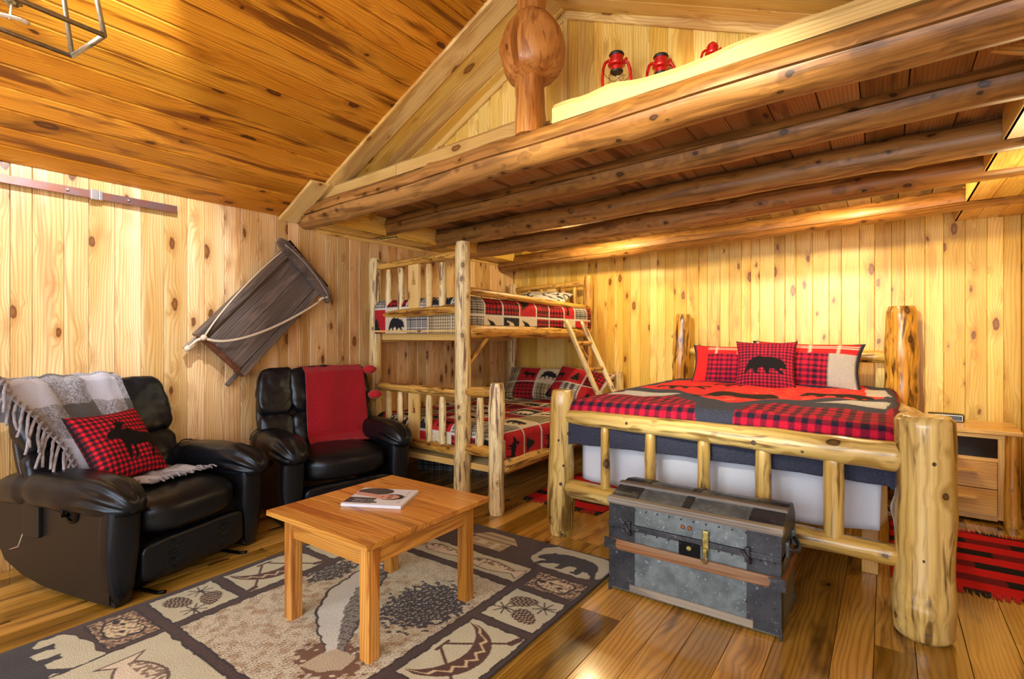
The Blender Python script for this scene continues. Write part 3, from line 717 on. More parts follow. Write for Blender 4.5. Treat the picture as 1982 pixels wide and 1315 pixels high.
# ---- pillows
def pillow(name, w, h, t, M, mat, colfn=None, n=44, parent=None, pin=.10, seed=0, pw=.5):
    v = np.linspace(-1, 1, n + 1); U, V = np.meshgrid(v, v); U = U.ravel(); V = V.ravel()
    b = np.clip(1 - np.abs(U) ** 2.6, 0, 1) ** pw * np.clip(1 - np.abs(V) ** 2.6, 0, 1) ** pw
    X = U * w / 2 * (1 - pin * (1 - V ** 2) * np.abs(U)); Y = V * h / 2 * (1 - pin * (1 - U ** 2) * np.abs(V))
    rg = np.random.default_rng(seed); wr = .006 * np.sin(U * 5 + rg.uniform(0, 6)) * np.sin(V * 4 + rg.uniform(0, 6)) * b
    edge = b < 1e-6
    verts = [tuple(p) for p in np.stack([X, Y, b * t / 2 + wr + .002], 1)] + [tuple(p) for p in np.stack([X, Y, -b * t / 2 - .002], 1)]
    m = n + 1; N = m * m; f = []
    for j in range(n):
        for i in range(n):
            a = j * m + i; f.append((a, a + 1, a + m + 1, a + m)); f.append((N + a, N + a + m, N + a + m + 1, N + a + 1))
    ring = [i for i in range(n)] + [i * m + n for i in range(n)] + [n * m + n - i for i in range(n)] + [(n - i) * m for i in range(n)]
    for k in range(len(ring)):
        a, b2 = ring[k], ring[(k + 1) % len(ring)]; f.append((a, N + a, N + b2, b2))
    o = pydata(name, verts, f, mat, parent, M, smooth=True)
    if colfn is not None:
        c = colfn(U, V); d = np.ones((2 * N, 4), np.float32); d[:N, :3] = c; d[N:, :3] = c
        at = o.data.color_attributes.new('Col', 'FLOAT_COLOR', 'POINT'); at.data.foreach_set('color', d.ravel())
    return o
M_['print'] = printed('woven_print', .85, .3, 220)
M_['print_q'] = printed('small_quilted_print', .85, .6, 160, quilt=85)
def pframe(c, n, up=(0, 0, 1)):
    """local z = face normal n, local y ~ up"""
    z = Vector(n).normalized(); y = Vector(up) - z * z.dot(Vector(up)); y.normalize(); x = y.cross(z)
    M = Matrix((x, y, z)).transposed().to_4x4(); M.translation = Vector(c); return M
def sham_col(left):
    def f(U, V):
        X, Y = U * .36, V * .19
        img = check(X, Y, .021, C3('#c81a3c'), C3('#801030'), C3('#1c1430'))
        tp = V > .48
        img[tp] = C3('#c82428'); img[tp & ((np.abs(X % .09 - .03) < .004) | (np.abs(X % .09 - .045) < .003) | (np.abs(Y - .14) < .003) | (np.abs(Y - .155) < .002))] = C3('#e8c0b0')
        if left: img[(U < -.62)] = C3('#d02428')
        else: img[(U > .42) & (V < .5)] = C3('#a8a4a4')
        img[(np.abs(U) > .93) | (V < -.86) | (V > .93)] = C3('#2c3040')
        return img
    return f
o = pillow('pillow_sham', .70, .37, .14, pframe((-1.0, 4.52, .955), (0.02, -1, .42)), M_['print_q'], sham_col(True), seed=1)
tag(o, 'wide red plaid pillow sham with plain red left end on the king bed', 'pillow')
o = pillow('pillow_sham', .76, .40, .15, pframe((-.50, 4.50, .97), (0.02, -1, .42), (.03, 0, 1)), M_['print_q'], sham_col(False), seed=2)
tag(o, 'wide red plaid pillow sham with quilted grey patch on the king bed', 'pillow')
def bear_cush(U, V):
    X, Y = U * .21, V * .21; img = check(X, Y, .013, C3('#b41c3c'), C3('#7c142e'), C3('#2a1026'))
    stamp(img, X, Y, BEAR, .0, -.01, .30, C3('#100c14'), asp=.95)
    img[(np.abs(U) > .993) | (np.abs(V) > .993)] = C3('#2a1018'); return img
o = pillow('throw_pillow', .425, .40, .15, pframe((-.735, 4.30, .975), (0.10, -1, .40)), M_['print'], bear_cush, n=90, seed=3)
tag(o, 'square red plaid cushion with a black walking bear', 'cushion')

# ================================================================== BUNK BED
bb_ = thing('bunk_bed', 'cedar log bunk bed, narrow over wide, against the left wall', 'bed', (-2.85, 3.9, 0))
ce_, cd = M_['cedar'], M_['cedar_dark']
YFt, YHd = 2.92, 4.98
XA, XU, XW = -3.55, -2.485, -2.13
log('post', (XA, YFt + .03, 0), (XA, YFt + .03, 1.865), .058, .052, ce_, bb_, seed=50, seg=20, rough=.06, bumps=4, dome=.06)
log('post', (XU, 2.86, 0), (XU, 2.86, 1.885), .060, .054, ce_, bb_, seed=51, seg=22, rough=.06, bumps=4, dome=.06)
log('post', (XW, 2.80, 0), (XW, 2.80, .885), .054, .050, ce_, bb_, seed=52, seg=22, rough=.07, bumps=4, dome=.08)
log('post', (XA, YHd, 0), (XA, YHd, 1.81), .055, .052, ce_, bb_, seed=53, seg=18, rough=.06, bumps=4, dome=.06)
log('post', (-2.57, YHd, 0), (-2.57, YHd, 1.845), .052, .048, cd, bb_, seed=54, seg=20, rough=.06, bumps=4, dome=.06)
log('post', (-2.22, YHd, 0), (-2.22, YHd, .84), .048, .046, ce_, bb_, seed=55, seg=18, rough=.06, bumps=3, dome=.08)
def yy(x, h=False): return YHd if h else YFt + .03 + (x - XA) * (-.09) / 1.065
def endrail(x0, z0, x1, z1, r, sd, h=False, nm='end_rail'):
    log(nm, (x0, yy(x0, h), z0), (x1, yy(x1, h), z1), r, r, cd, bb_, seed=sd, seg=16, rough=.05, bumps=3, dome=.5)
endrail(-3.50, 1.79, -2.535, 1.80, .030, 60); endrail(-3.50, 1.375, -2.535, 1.40, .037, 61)
endrail(-3.50, .780, -2.535, .79, .036, 62); endrail(-3.50, .36, -2.535, .365, .036, 63)
log('end_rail', (-2.43, 2.85, .805), (-2.175, 2.81, .82), .035, .035, cd, bb_, seed=64, seg=16, rough=.05, bumps=1, dome=.5)
log('end_rail', (-2.43, 2.85, .395), (-2.175, 2.81, .405), .038, .038, cd, bb_, seed=65, seg=16, rough=.05, bumps=1, dome=.5)
for i, x in enumerate((-3.36, -3.20, -2.855, -2.70)):
    log('spindle', (x, yy(x), 1.40), (x, yy(x), 1.755), .029, .026, ce_, bb_, seed=70 + i, seg=14, rough=.07, bumps=2, dome=.6)
    log('spindle', (x, yy(x), .385), (x, yy(x), .750), .027, .026, ce_, bb_, seed=75 + i, seg=14, rough=.07, bumps=2, dome=.6)
log('spindle', (-2.30, 2.83, .42), (-2.30, 2.83, .775), .027, .026, ce_, bb_, seed=79, seg=14, rough=.07, bumps=2, dome=.6)
# flat boards with a tree cut out
def tree_board(z0, z1):
    w = .125; h = z1 - z0; bm = bmesh.new()
    o_ = [(-w / 2, 0), (w / 2, 0), (w / 2, h), (-w / 2, h)]
    tr = [((x - .5) * .066, h * .50 + y * .135) for x, y in TREE]
    me = bpy.data.meshes.new('tree_board'); ov = [bm.verts.new((x, 0, z)) for x, z in o_]; tv = [bm.verts.new((x, 0, z)) for x, z in tr]
    es = [bm.edges.new((ov[i], ov[(i + 1) % 4])) for i in range(4)] + [bm.edges.new((tv[i], tv[(i + 1) % len(tv)])) for i in range(len(tv))]
    r = bmesh.ops.triangle_fill(bm, edges=es, use_beauty=True)
    fs = [f for f in bm.faces]
    # drop the faces that fell inside the cut-out
    kill = [f for f in fs if pip(tr, np.array([f.calc_center_median().x]), np.array([f.calc_center_median().z]))[0]]
    if kill: bmesh.ops.delete(bm, geom=kill, context='FACES')
    r = bmesh.ops.extrude_face_region(bm, geom=list(bm.faces)); bmesh.ops.translate(bm, vec=(0, .02, 0), verts=[q for q in r['geom'] if isinstance(q, bmesh.types.BMVert)])
    bmobj('tree_board', bm, M_['board'], bb_, Matrix.Translation((-3.03, yy(-3.03) - .012, z0)) @ Matrix.Rotation(R(-5), 4, 'Z'))
tree_board(1.40, 1.785); tree_board(.385, .775)
# rear end boards
log('end_rail', (-3.5, YHd, 1.74), (-2.61, YHd, 1.765), .028, .030, cd, bb_, seed=80, seg=14, bumps=2, dome=.4)
log('end_rail', (-3.5, YHd, 1.30), (-2.61, YHd, 1.30), .035, .035, cd, bb_, seed=81, seg=14, bumps=2, dome=.4)
log('end_rail', (-3.5, YHd, .77), (-2.61, YHd, .77), .033, .033, cd, bb_, seed=82, seg=14, bumps=2, dome=.4)
log('end_rail', (-2.54, YHd, .77), (-2.25, YHd, .76), .033, .033, cd, bb_, seed=83, seg=14, bumps=2, dome=.4)
log('end_rail', (-3.5, YHd, .36), (-2.25, YHd, .36), .035, .035, cd, bb_, seed=84, seg=14, bumps=2, dome=.4)
for i, x in enumerate((-3.32, -3.16, -2.88, -2.73)): log('spindle', (x, YHd, 1.31), (x, YHd, 1.73), .026, .025, cd, bb_, seed=85 + i, seg=12, bumps=1, dome=.5)
box('flat_slat', (-3.08, YHd - .01, 1.30), (-2.97, YHd + .01, 1.73), M_['board'], bb_)
# side rails, guard rail, braces
log('side_rail', (XU + .015, 2.9, 1.235), (-2.55, 4.95, 1.235), .050, .050, cd, bb_, seed=90, seg=20, rough=.03, bumps=4, dome=.3)
log('guard_rail', (XU + .01, 2.9, 1.535), (-2.55, 4.95, 1.495), .028, .030, cd, bb_, seed=91, seg=16, rough=.04, bumps=3, dome=.3)
log('side_rail', (XW + .005, 2.84, .305), (-2.21, 4.95, .29), .050, .048, cd, bb_, seed=92, seg=20, rough=.03, bumps=3, dome=.3)
box('side_board', (XA - .02, 3.0, 1.15), (XA + .02, 4.95, 1.27), M_['board'], bb_, grain='y')
box('side_board', (XA - .02, 3.0, .22), (XA + .02, 4.95, .34), M_['board'], bb_, grain='y')
log('brace', (XU, 2.88, .96), (XU + .0, 3.16, 1.2), .020, .020, cd, bb_, seed=93, seg=12, bumps=1, dome=.3)
log('brace', (-2.56, 4.95, .96), (-2.555, 4.62, 1.2), .020, .020, cd, bb_, seed=94, seg=12, bumps=1, dome=.3)
box('upper_deck', (-3.52, 2.90, 1.235), (-2.52, 4.93, 1.25), M_['board'], bb_, grain='y', bev=.002)
box('deck_ledger', (-3.50, 2.98, 1.17), (-2.56, 3.02, 1.235), M_['board'], bb_, grain='x', bev=.002)
box('lower_deck', (-3.52, 2.90, .275), (-2.16, 4.93, .29), M_['board'], bb_, grain='y', bev=.002)
box('deck_edge', (-3.50, 2.885, .245), (-2.17, 2.905, .29), M_['board'], bb_, grain='x', bev=.002)
# ---- patchwork
PW = dict(r=(C3('#b01c22'), C3('#8c1420'), C3('#5a1018')), cr=C3('#d8ccb0'), dk=C3('#262a30'), tan=C3('#a8967a'), wh=C3('#d8d4cc'))
def patchwork(X, Y, P=.24, seed=0, red='#b8242c'):
    img = np.empty(X.shape + (3,), np.float32); img[:] = PW['wh']
    ci = np.floor(X / P).astype(int); cj = np.floor(Y / P).astype(int); fx = X / P - ci; fy = Y / P - cj
    tb = np.random.default_rng(seed + 40).permutation(np.tile(np.arange(8), 128)).reshape(32, 32); k = tb[ci % 32, cj % 32]
    rc = C3(red); ck = check(X, Y, P / 11, C3(red), C3('#7a1422'), C3('#201418')); hs = check(X, Y, P / 26, PW['wh'], C3('#6c6c6c'), C3('#20242a')); tn = check(X, Y, P / 20, C3('#cabc98'), C3('#8a7c60'), C3('#4a4234'))
    for a in range(8):
        m = k == a
        if a in (0, 5): img[m] = rc
        elif a == 1: img[m] = PW['cr']
        elif a == 2: img[m] = ck[m]
        elif a == 3: img[m] = hs[m]
        elif a == 4: img[m] = PW['dk']
        elif a == 6: img[m] = tn[m]
        else: img[m] = ck[m]
    def st(ks, shape, col, w=.8, cy=.4, asp=1.0):
        u = (fx - .5) / w + .5; v = (fy - cy) / (w * asp) + .27
        img[np.isin(k, ks) & pip(shape, u, v) & (np.abs(u - .5) < .5)] = col
    st([0], MOOSE, C3('#1c1418'), .7, .32); st([1], BEAR, C3('#20222a'), .8, .45, 1.2); st([4], BEAR, PW['cr'], .75, .45, 1.2); st([5], TREE, C3('#1c2420'), .6, .25)
    ds = np.minimum(np.minimum(fx, 1 - fx), np.minimum(fy, 1 - fy)); img[(ds < .025)] = PW['wh']
    return img
def bunk_quilt(name, x0, x1, y0, y1, ztop, dr_r, dr_f, seed, label, front_red=False):
    dl = .10
    def pos(U, V):
        s = x0 + U * (x1 - x0 + dr_r); t = y0 - dr_f + V * (y1 - y0 + dr_f); rr = .06
        dx = np.maximum(s - x1, 0); dy = np.maximum(y0 - t, 0); d = np.maximum(dx, dy); m = np.minimum(dx, dy)
        def drop(q): return np.where(q < rr * 1.57, rr * (1 - np.cos(np.minimum(q, rr * 1.57) / rr)), rr + q - rr * 1.57)
        def outw(q): return np.where(q < rr * 1.57, rr * np.sin(np.minimum(q, rr * 1.57) / rr), rr)
        X = np.minimum(s, x1) + (dx > 0) * (outw(dx)) + m * .0; Y = np.maximum(t, y0) - (dy > 0) * outw(dy)
        z = ztop - drop(d) + .008 * np.sin(X * 13 + Y * 5) * np.sin(Y * 11) * (d < .02)
        X = X + .01 * np.sin(t * 15) * np.clip(dx / .1, 0, 1)
        return X, Y, z
    def colf(U, V):
        s = x0 + U * (x1 - x0 + dr_r); t = y0 - dr_f + V * (y1 - y0 + dr_f)
        return patchwork(s + 20 * .24, t + 5 * .24, .24, seed)
    o = grid(name, int((x1 - x0 + dr_r) / .008), int((y1 - y0 + dr_f) / .008), pos, M_['quilt'], col=colf, thick=.012, off=1)
    tag(o, label, 'quilt')
puff_m = puff('mattress', (-3.50, 2.97, .292), (-2.2, 4.92, .50), M_['white'], n=8, e=8); tag(puff_m, 'wide mattress of the lower bunk under the patchwork quilt', 'mattress')
puff_m = puff('mattress', (-3.50, 2.97, 1.252), (-2.56, 4.92, 1.42), M_['white'], n=8, e=8); tag(puff_m, 'narrow mattress of the upper bunk under the patchwork quilt', 'mattress')
bunk_quilt('patchwork_quilt', -3.50, -2.20, 2.975, 4.55, .535, .25, .22, 2, 'patchwork quilt of wildlife squares on the lower bunk')
bunk_quilt('patchwork_quilt', -3.50, -2.565, 2.975, 4.90, 1.49, .24, .30, 5, 'patchwork quilt of wildlife squares on the upper bunk')
def bp(seed):
    def f(U, V): return patchwork((U + 1.2) * .36, (V + 1.25) * .24, .26, seed)
    return f
o = pillow('bed_pillow', .66, .44, .15, pframe((-3.08, 4.68, .70), (.12, -.75, .75)), M_['print_q'], bp(0), seed=5); tag(o, 'patchwork pillow with red moose square on the lower bunk, nearer the wall', 'pillow')
o = pillow('bed_pillow', .64, .44, .15, pframe((-2.53, 4.70, .70), (.05, -.75, .75), (.12, 0, 1)), M_['print_q'], bp(1), seed=6); tag(o, 'patchwork pillow with black bear square on the lower bunk, nearer the ladder', 'pillow')
o = pillow('bed_pillow', .62, .42, .15, pframe((-2.98, 4.68, 1.575), (.1, -.35, .9)), M_['print_q'], lambda U, V: np.where(((np.abs(nz2(U, V, 1.0, 3)) < .25) & (V < .6))[..., None], C3('#30343c'), PW['wh']).astype(np.float32), seed=7); tag(o, 'white patterned pillow on the upper bunk', 'pillow')
# ladder
la = thing('ladder', 'small log ladder with three rungs leaning on the upper bunk', 'ladder', (-2.1, 4.2, .5))
def lp(s, y): return Vector((-2.40 + s * (.36), y, 1.345 - s * (.72)))
for y, sd in ((4.20, 1), (4.52, 2)):
    log('stringer', lp(0, y), lp(1, y - .08 * 0) , .024, .024, ce_, la, seed=100 + sd, seg=14, rough=.05, bumps=2, dome=.3)
for i, s in enumerate((.29, .62, .95)): log('rung', lp(s, 4.20), lp(s, 4.52), .020, .020, cd, la, seed=104 + i, seg=12, bumps=1, dome=.2)
# gingham bin under the bunk
M_['gingham'] = printed('gingham_cloth', .9, .2, 200)
o = grid('gingham_bin_cover', 90, 30, lambda U, V: (-3.45 + U * .75 + .0 * V, 3.35 + .012 * np.sin(U * 30) + U * .35, V * .27), M_['gingham'], col=lambda U, V: check(U * .83, V * .27, .012, C3('#9aa0a8'), C3('#4a4e58'), C3('#16181e')), thick=.01)
tag(o, 'dark gingham cloth panel under the lower bunk', 'cloth')
# ================================================================== RECLINERS
def recliner(O, ang, label, near, W, b0, b1, c0=.25, c1=.75, bx=-.50, tilt=18, d0=.86, d1=.73):
    """local x forward (0 at the front), y across 0..0.82, z up"""
    t = thing('recliner', label, 'armchair', (O[0], O[1], 0), ang, 'black leather recliners')
    M = WM[t.name]; L, S = M_['leather'], M_['leather_side']
    for s in (0, 1):
        y0, y1 = (0, .15) if s == 0 else (W - .15, W)
        c = (y0 + y1) / 2
        # side body with a curved lower edge rising to the back
        dp = d0 if s == 0 else d1; out = [(-.02, .006), (-.2, .012), (-.5 * dp / .9, .030), (-.72 * dp, .06), (-.88 * dp, .12), (-.96 * dp, .22), (-dp, .36), (-.96 * dp, .50), (-.3, .53), (-.03, .48)]
        bm = bmesh.new(); n = len(out)
        va = [bm.verts.new((x, y0 + .025, z)) for x, z in out]; vb = [bm.verts.new((x, y1 - .025, z)) for x, z in out]
        bm.faces.new(va[::-1]); bm.faces.new(vb)
        for i in range(n): bm.faces.new((va[i], va[(i + 1) % n], vb[(i + 1) % n], vb[i]))
        bmesh.ops.recalc_face_normals(bm, faces=bm.faces)
        bmesh.ops.bevel(bm, geom=[e for e in bm.edges if abs(e.verts[0].co.y - e.verts[1].co.y) < 1e-4], offset=.015, segments=3, affect='EDGES')
        bmobj('side_panel', bm, S, t, M, smooth=False)
        # upright front of the arm: rounded, narrower at the foot
        def fr(x, y, z, c=c, y0=y0): return (-.02 * (1 - z) * .5 + .012 * (1 - y * y), -y * .026 * max(0, -z), 0)
        puff('arm_front', (-.085, y0 + .002, .004), (.012, y1 - .002, .515), L, t, M, n=12, e=4.0, fn=fr)
        # stuffed arm pad, gathered at the front
        def ap(x, y, z, c=c):
            g = max(0, (x - .45) / .55); dz = -.035 * g * g - .05 * max(0, -x - .4); dy = y * .014 * g + y * .012
            pl = .015 * math.sin(math.atan2(y, z + .3) * 11) * g ** .7
            dim = -.016 * math.exp(-((x + .35) / .05) ** 2)
            return (0.02 * g, dy + y * (pl + dim), dz + z * (pl + dim))
        puff('arm_pad', (-dp + .03, y0 - .018, .400), (.045, y1 + .018, .578), L, t, M, n=22, e=2.8, fn=ap, wr=.006, seed=s + near)
        # puckered seam across the pad
        pts = []
        for k in range(13):
            a = math.pi * k / 12; pts.append(M @ Vector((-.52 + .008 * math.sin(k * 2.1), c - math.cos(a) * .094, .498 + math.sin(a) * .078)))
        tube('pucker_seam', pts, .004, L, t, seg=6)
    def seat(x, y, z): return (.015 * (1 - y * y), 0, .02 * (1 - x * x) * (1 - y * y) * (z > 0) - .02 * (x < 0) * z * 0)
    puff('seat_cushion', (-.60, .145, .240), (.02, W - .145, .435), L, t, M, n=16, e=3.6, fn=seat, wr=.004, seed=near)
    def foot(x, y, z):
        d = 0
        for yc in (-.5, .5): d += -.012 * math.exp(-((y - yc) / .05) ** 2) * (1 - z * z) * (1 + .5 * math.sin(z * 14 + yc))
        return (d, 0, 0)
    puff('footrest', (-.06, .148, .055), (.008, W - .148, .240), L, t, M, n=26, e=6, fn=foot, wr=.002, seed=near + 3)
    for yc in (W / 2 - .13, W / 2 + .13):
        for k in range(5):
            z = .085 + k * .032; sgn = 1 if k % 2 else -1
            tube('pucker', [M @ Vector((.008, yc, z)), M @ Vector((.0085, yc + .02 * sgn, z + .006)), M @ Vector((.007, yc + .045 * sgn, z + .016))], .0025, L, t, seg=5)
    # reclined back
    Mb = M @ Matrix.Translation((bx, 0, .40)) @ Matrix.Rotation(R(-tilt), 4, 'Y')
    H = .595
    puff('back_shell', (-.068, b0, .0), (-.02, b1, H - .01), S, t, Mb, n=10, e=5, fn=lambda x, y, z: (0, -y * .03 * max(0, z), 0))
    for s in (-1, 0, 1):
        bw = b1 - b0; y0 = {-1: b0, 0: b0 + bw * (c0 - .01), 1: b0 + bw * (c1 - .01)}[s]; y1 = {-1: b0 + bw * (c0 + .01), 0: b0 + bw * (c1 + .01), 1: b1}[s]
        for z0, z1, nm in ((.0, .27, 'back_cushion'), (.255, H, 'headrest')):
            def bf(x, y, z, s=s, z1=z1): return (-.01 * abs(s) * (1 if x > 0 else 0), -s * .03 * max(0, z) * (z1 > .5), 0)
            puff(nm, (-.06, y0, z0), (.045 + (.012 if z1 > .5 else 0), y1, z1), L, t, Mb, n=18, e=4.6, fn=bf, wr=.010, seed=near * 5 + s + z1, wf=11)
    # stitch line beside the back, mechanism bars underneath
    box('base_frame', (-.62, .16, .02), (-.08, W - .16, .075), M_['black_metal'], t, M, bev=.004)
    for y in (.20, W - .20):
        tube('base_rocker', [M @ Vector(p) for p in ((-.6, y, .03), (-.3, y, .006), (.02, y, .008), (.07, y, .02))], .009, M_['black_metal'], t, seg=6)
    tube('lever', [M @ Vector(p) for p in ((-.27, .012, .40), (-.27, -.012, .40), (-.275, -.014, .44))], .008, M_['black_metal'], t, seg=8)
    lathe('lever_plate', [(0, 0), (.045, 0), (.045, .006), (.030, .009), (.027, .003), (0, .003)], M_['black_metal'], t, M @ Matrix.Translation((-.27, .026, .40)) @ Matrix.Rotation(R(90), 4, 'X'), seg=24)
    if near == 1:
        box('side_pocket', (-.58, .004, .27), (-.47, .027, .47), S, t, M, bev=.008, seg=3)
        tube('thread', [M @ Vector(p) for p in ((-.575, .004, .28), (-.60, .0, .22), (-.66, .0, .20))], .002, M_['rope'], t, seg=5)
    return t, M, Mb
T1, R1, B1 = recliner((-2.715, .815), math.atan2(.296, .955), 'black leather recliner nearest the camera, under the grey fringed throw', 1, .87, .0, .76, .24, .58)
T2, R2, B2 = recliner((-2.99, 1.765), math.atan2(-.186, .983), 'black leather recliner beside the bunk bed, with a red throw on its back', 2, .915, .035, .88, .27, .73, -.46, 14, .66, .78)

# ---- grey fringed throw over the first recliner
G1, G2, G3 = C3('#aaabb6'), C3('#76757c'), C3('#4c4a4a')
PTH = np.array([(-.78, .78), (-.782, .85), (-.775, .93), (-.74, .985), (-.67, .998), (-.60, .965), (-.545, .82), (-.48, .63), (-.435, .50), (-.36, .467), (-.18, .462)])
def throw_pos(U, V):
    d = np.r_[0, np.cumsum(np.hypot(*np.diff(PTH, axis=0).T))]; s = V * d[-1]
    x = np.interp(s, d, PTH[:, 0]); z = np.interp(s, d, PTH[:, 1])
    yl = np.interp(V, [0, .25, .36, .62, .82, 1], [-.07, -.06, -.045, .12, .17, .30]); yr = np.interp(V, [0, .25, .36, .62, .82, 1], [.46, .46, .47, .50, .56, .64])
    y = yl + U * (yr - yl)
    k = .007 * np.sin(U * 22 + V * 6) + .006 * np.sin(V * 30 + U * 7)
    return x + k + .012 + .01 * (V > .8), y, z + .004 + np.abs(k) + .012 * (V > .85)
def throw_col(U, V):
    a = np.floor(U * 3.2).astype(int) % 2; b = np.floor(V * 6.5 + .2).astype(int) % 2
    img = np.empty(U.shape + (3,), np.float32); img[:] = G2; img[(a == 0) & (b == 0)] = G1; img[(a == 1) & (b == 1)] = G3
    mm = (a != b); r_n = np.random.default_rng(5).random(U.shape); img[mm] = lerp(G1 * np.ones_like(img[mm]), G3 * np.ones_like(img[mm]), r_n[mm])
    return img
M_['woolly'] = printed('woolly_cloth', .95, 1.0, 240, stretch=(1, 1, 1), sheen=.3, fleck=.12)
th = thing('throw_blanket', 'grey and white checked woolly throw with thick fringe on the near recliner', 'blanket', R1 @ Vector((-.7, .25, .8)))
grid('cloth', 150, 260, throw_pos, M_['woolly'], th, R1, throw_col, thick=.012, off=1)
M_['fringe'] = plain('fringe_yarn', '#9c9ba6', .95, bump=1.0, bs=220, h2='#7e7c84', ns=30, sheen=.3)
rg = random.Random(4)
def tp(u, v):
    x, y, z = throw_pos(np.array([u]), np.array([v])); return Vector((float(x[0]), float(y[0]), float(z[0])))
for k in range(30):
    v = .22 + .74 * k / 29; p = tp(0.0, v) + Vector((.012, 0, .006)); out = Vector((.07 + .02 * rg.random(), -.10 - .03 * rg.random(), 0))
    l = rg.uniform(.13, .18); dirs = Vector((.42, -.20 - .2 * rg.random(), -1)).normalized()
    q0 = p; q1 = p + Vector((.02, -.035, .0)); q2 = q1 + dirs * l * .5 + Vector((rg.uniform(-.01, .01), rg.uniform(-.015, .015), 0)); q3 = q1 + dirs * l + Vector((rg.uniform(-.0, .01), rg.uniform(-.02, .02), 0))
    if v > .78:
        q3 = q1 + Vector((.02, -.13 + rg.uniform(-.02, .02), -.03)); q2 = q1 + Vector((.01, -.06, -.005)); q3.z = max(q3.z, .465)
    else:
        # stay in front of the reclined back
        for q in (q2, q3):
            xb = -.446 - (q.z - .418) * .325 + .035
            if q.x < xb: q.x = xb + .012
    pts = [R1 @ x for x in bez(q0, q1, q2, q3, 9)]
    pts = [p_ + Vector((rg.uniform(-.002, .002),) * 3) for p_ in pts]
    tube('tassel', pts, .0075, M_['fringe'], th, seg=7, r1=.006)
for k in range(16):
    u = k / 15; p = tp(u, 1.0) + Vector((0, 0, .006)); tube('tassel', [R1 @ p, R1 @ (p + Vector((.03, rg.uniform(-.01, .01), .004))), R1 @ (p + Vector((.055, rg.uniform(-.015, .015), -.004)))], .004, M_['fringe'], th, seg=5)
# ---- moose cushion
a_, b_, g_ = 2.073, 1.0, -.007
Mc = Matrix.Translation((-3.185, 1.0, .640)) @ Matrix.Rotation(a_, 4, 'Z') @ Matrix.Rotation(b_, 4, 'X') @ Matrix.Rotation(g_, 4, 'Z')
def moose_cush(U, V):
    X, Y = U * .2, V * .2; img = check(X, Y, .0135, C3('#d01830'), C3('#74101e'), C3('#1c1420'))
    stamp(img, X, Y, MOOSE, .035, -.035, .30, C3('#0c080a'), -.12, asp=.9)
    img[(np.abs(U) > .993) | (np.abs(V) > .993)] = C3('#0c080a'); return img
o = pillow('throw_pillow', .41, .40, .13, Mc, M_['print'], moose_cush, n=96, seed=8)
tag(o, 'red and black checked cushion with a black moose on the near recliner', 'cushion')
# ---- red throw over the second recliner
PT2 = np.array([(-.70, .72), (-.705, .86), (-.70, .94), (-.66, .985), (-.58, .99), (-.52, .955), (-.47, .80), (-.425, .62), (-.395, .50), (-.36, .463), (-.31, .458)])
def throw2(U, V):
    d = np.r_[0, np.cumsum(np.hypot(*np.diff(PT2, axis=0).T))]; s = V * d[-1]
    x = np.interp(s, d, PT2[:, 0]); z = np.interp(s, d, PT2[:, 1]); y = .345 + U * .44 + .012 * np.sin(V * 5) + .03 * V * (U - .4)
    k = .005 * np.sin(U * 12 + V * 5)
    return x + k + .02, y, z - .015 + np.abs(k)
m, nt, b = new_mat('red_waffle_knit'); b.inputs['Base Color'].default_value = cl('#b00c22'); b.inputs['Roughness'].default_value = .95; b.inputs['Sheen Weight'].default_value = .15; b.inputs['Specular IOR Level'].default_value = .2
uvn = nd(nt, 'ShaderNodeTexCoord').outputs['Object']; sx = nd(nt, 'ShaderNodeSeparateXYZ', {0: uvn})
h = mathn(nt, 'MULTIPLY', mathn(nt, 'ABSOLUTE', mathn(nt, 'SINE', mathn(nt, 'MULTIPLY', sx.outputs[1], 420.0))), mathn(nt, 'ABSOLUTE', mathn(nt, 'SINE', mathn(nt, 'MULTIPLY', sx.outputs[2], 420.0))))
nt.links.new(nd(nt, 'ShaderNodeBump', {'Strength': .9, 'Distance': .004, 'Height': h}).outputs[0], b.inputs['Normal'])
nt.links.new(mixc(nt, h, cl('#8c0818'), cl('#c40e26')), b.inputs['Base Color'])
M_['redknit'] = m
th2 = thing('throw_blanket', 'red knitted throw hanging over the far recliner back', 'blanket', R2 @ Vector((-.75, .45, .8)))
grid('cloth', 70, 120, throw2, M_['redknit'], th2, R2, thick=.012, off=1)
M_['redyarn'] = plain('red_yarn', '#b81020', .95, bump=1.0, bs=300, sheen=.2)
def tp2(u, v):
    x, y, z = throw2(np.array([u]), np.array([v])); return Vector((float(x[0]), float(y[0]), float(z[0])))
for v, dr in ((.40, (.03, .05, -.02)), (.62, (.03, .06, -.01)), (.93, (.05, .05, .03))):
    bm = bmesh.new(); bmesh.ops.create_icosphere(bm, subdivisions=3, radius=.042)
    for q in bm.verts: q.co *= 1 + .35 * noise.noise(q.co * 60) ; q.co.z *= .75; q.co.y *= 1.25
    bmobj('tassel', bm, M_['redyarn'], th2, R2 @ Matrix.Translation(tp2(1.0, v) + Vector(dr)), smooth=True)

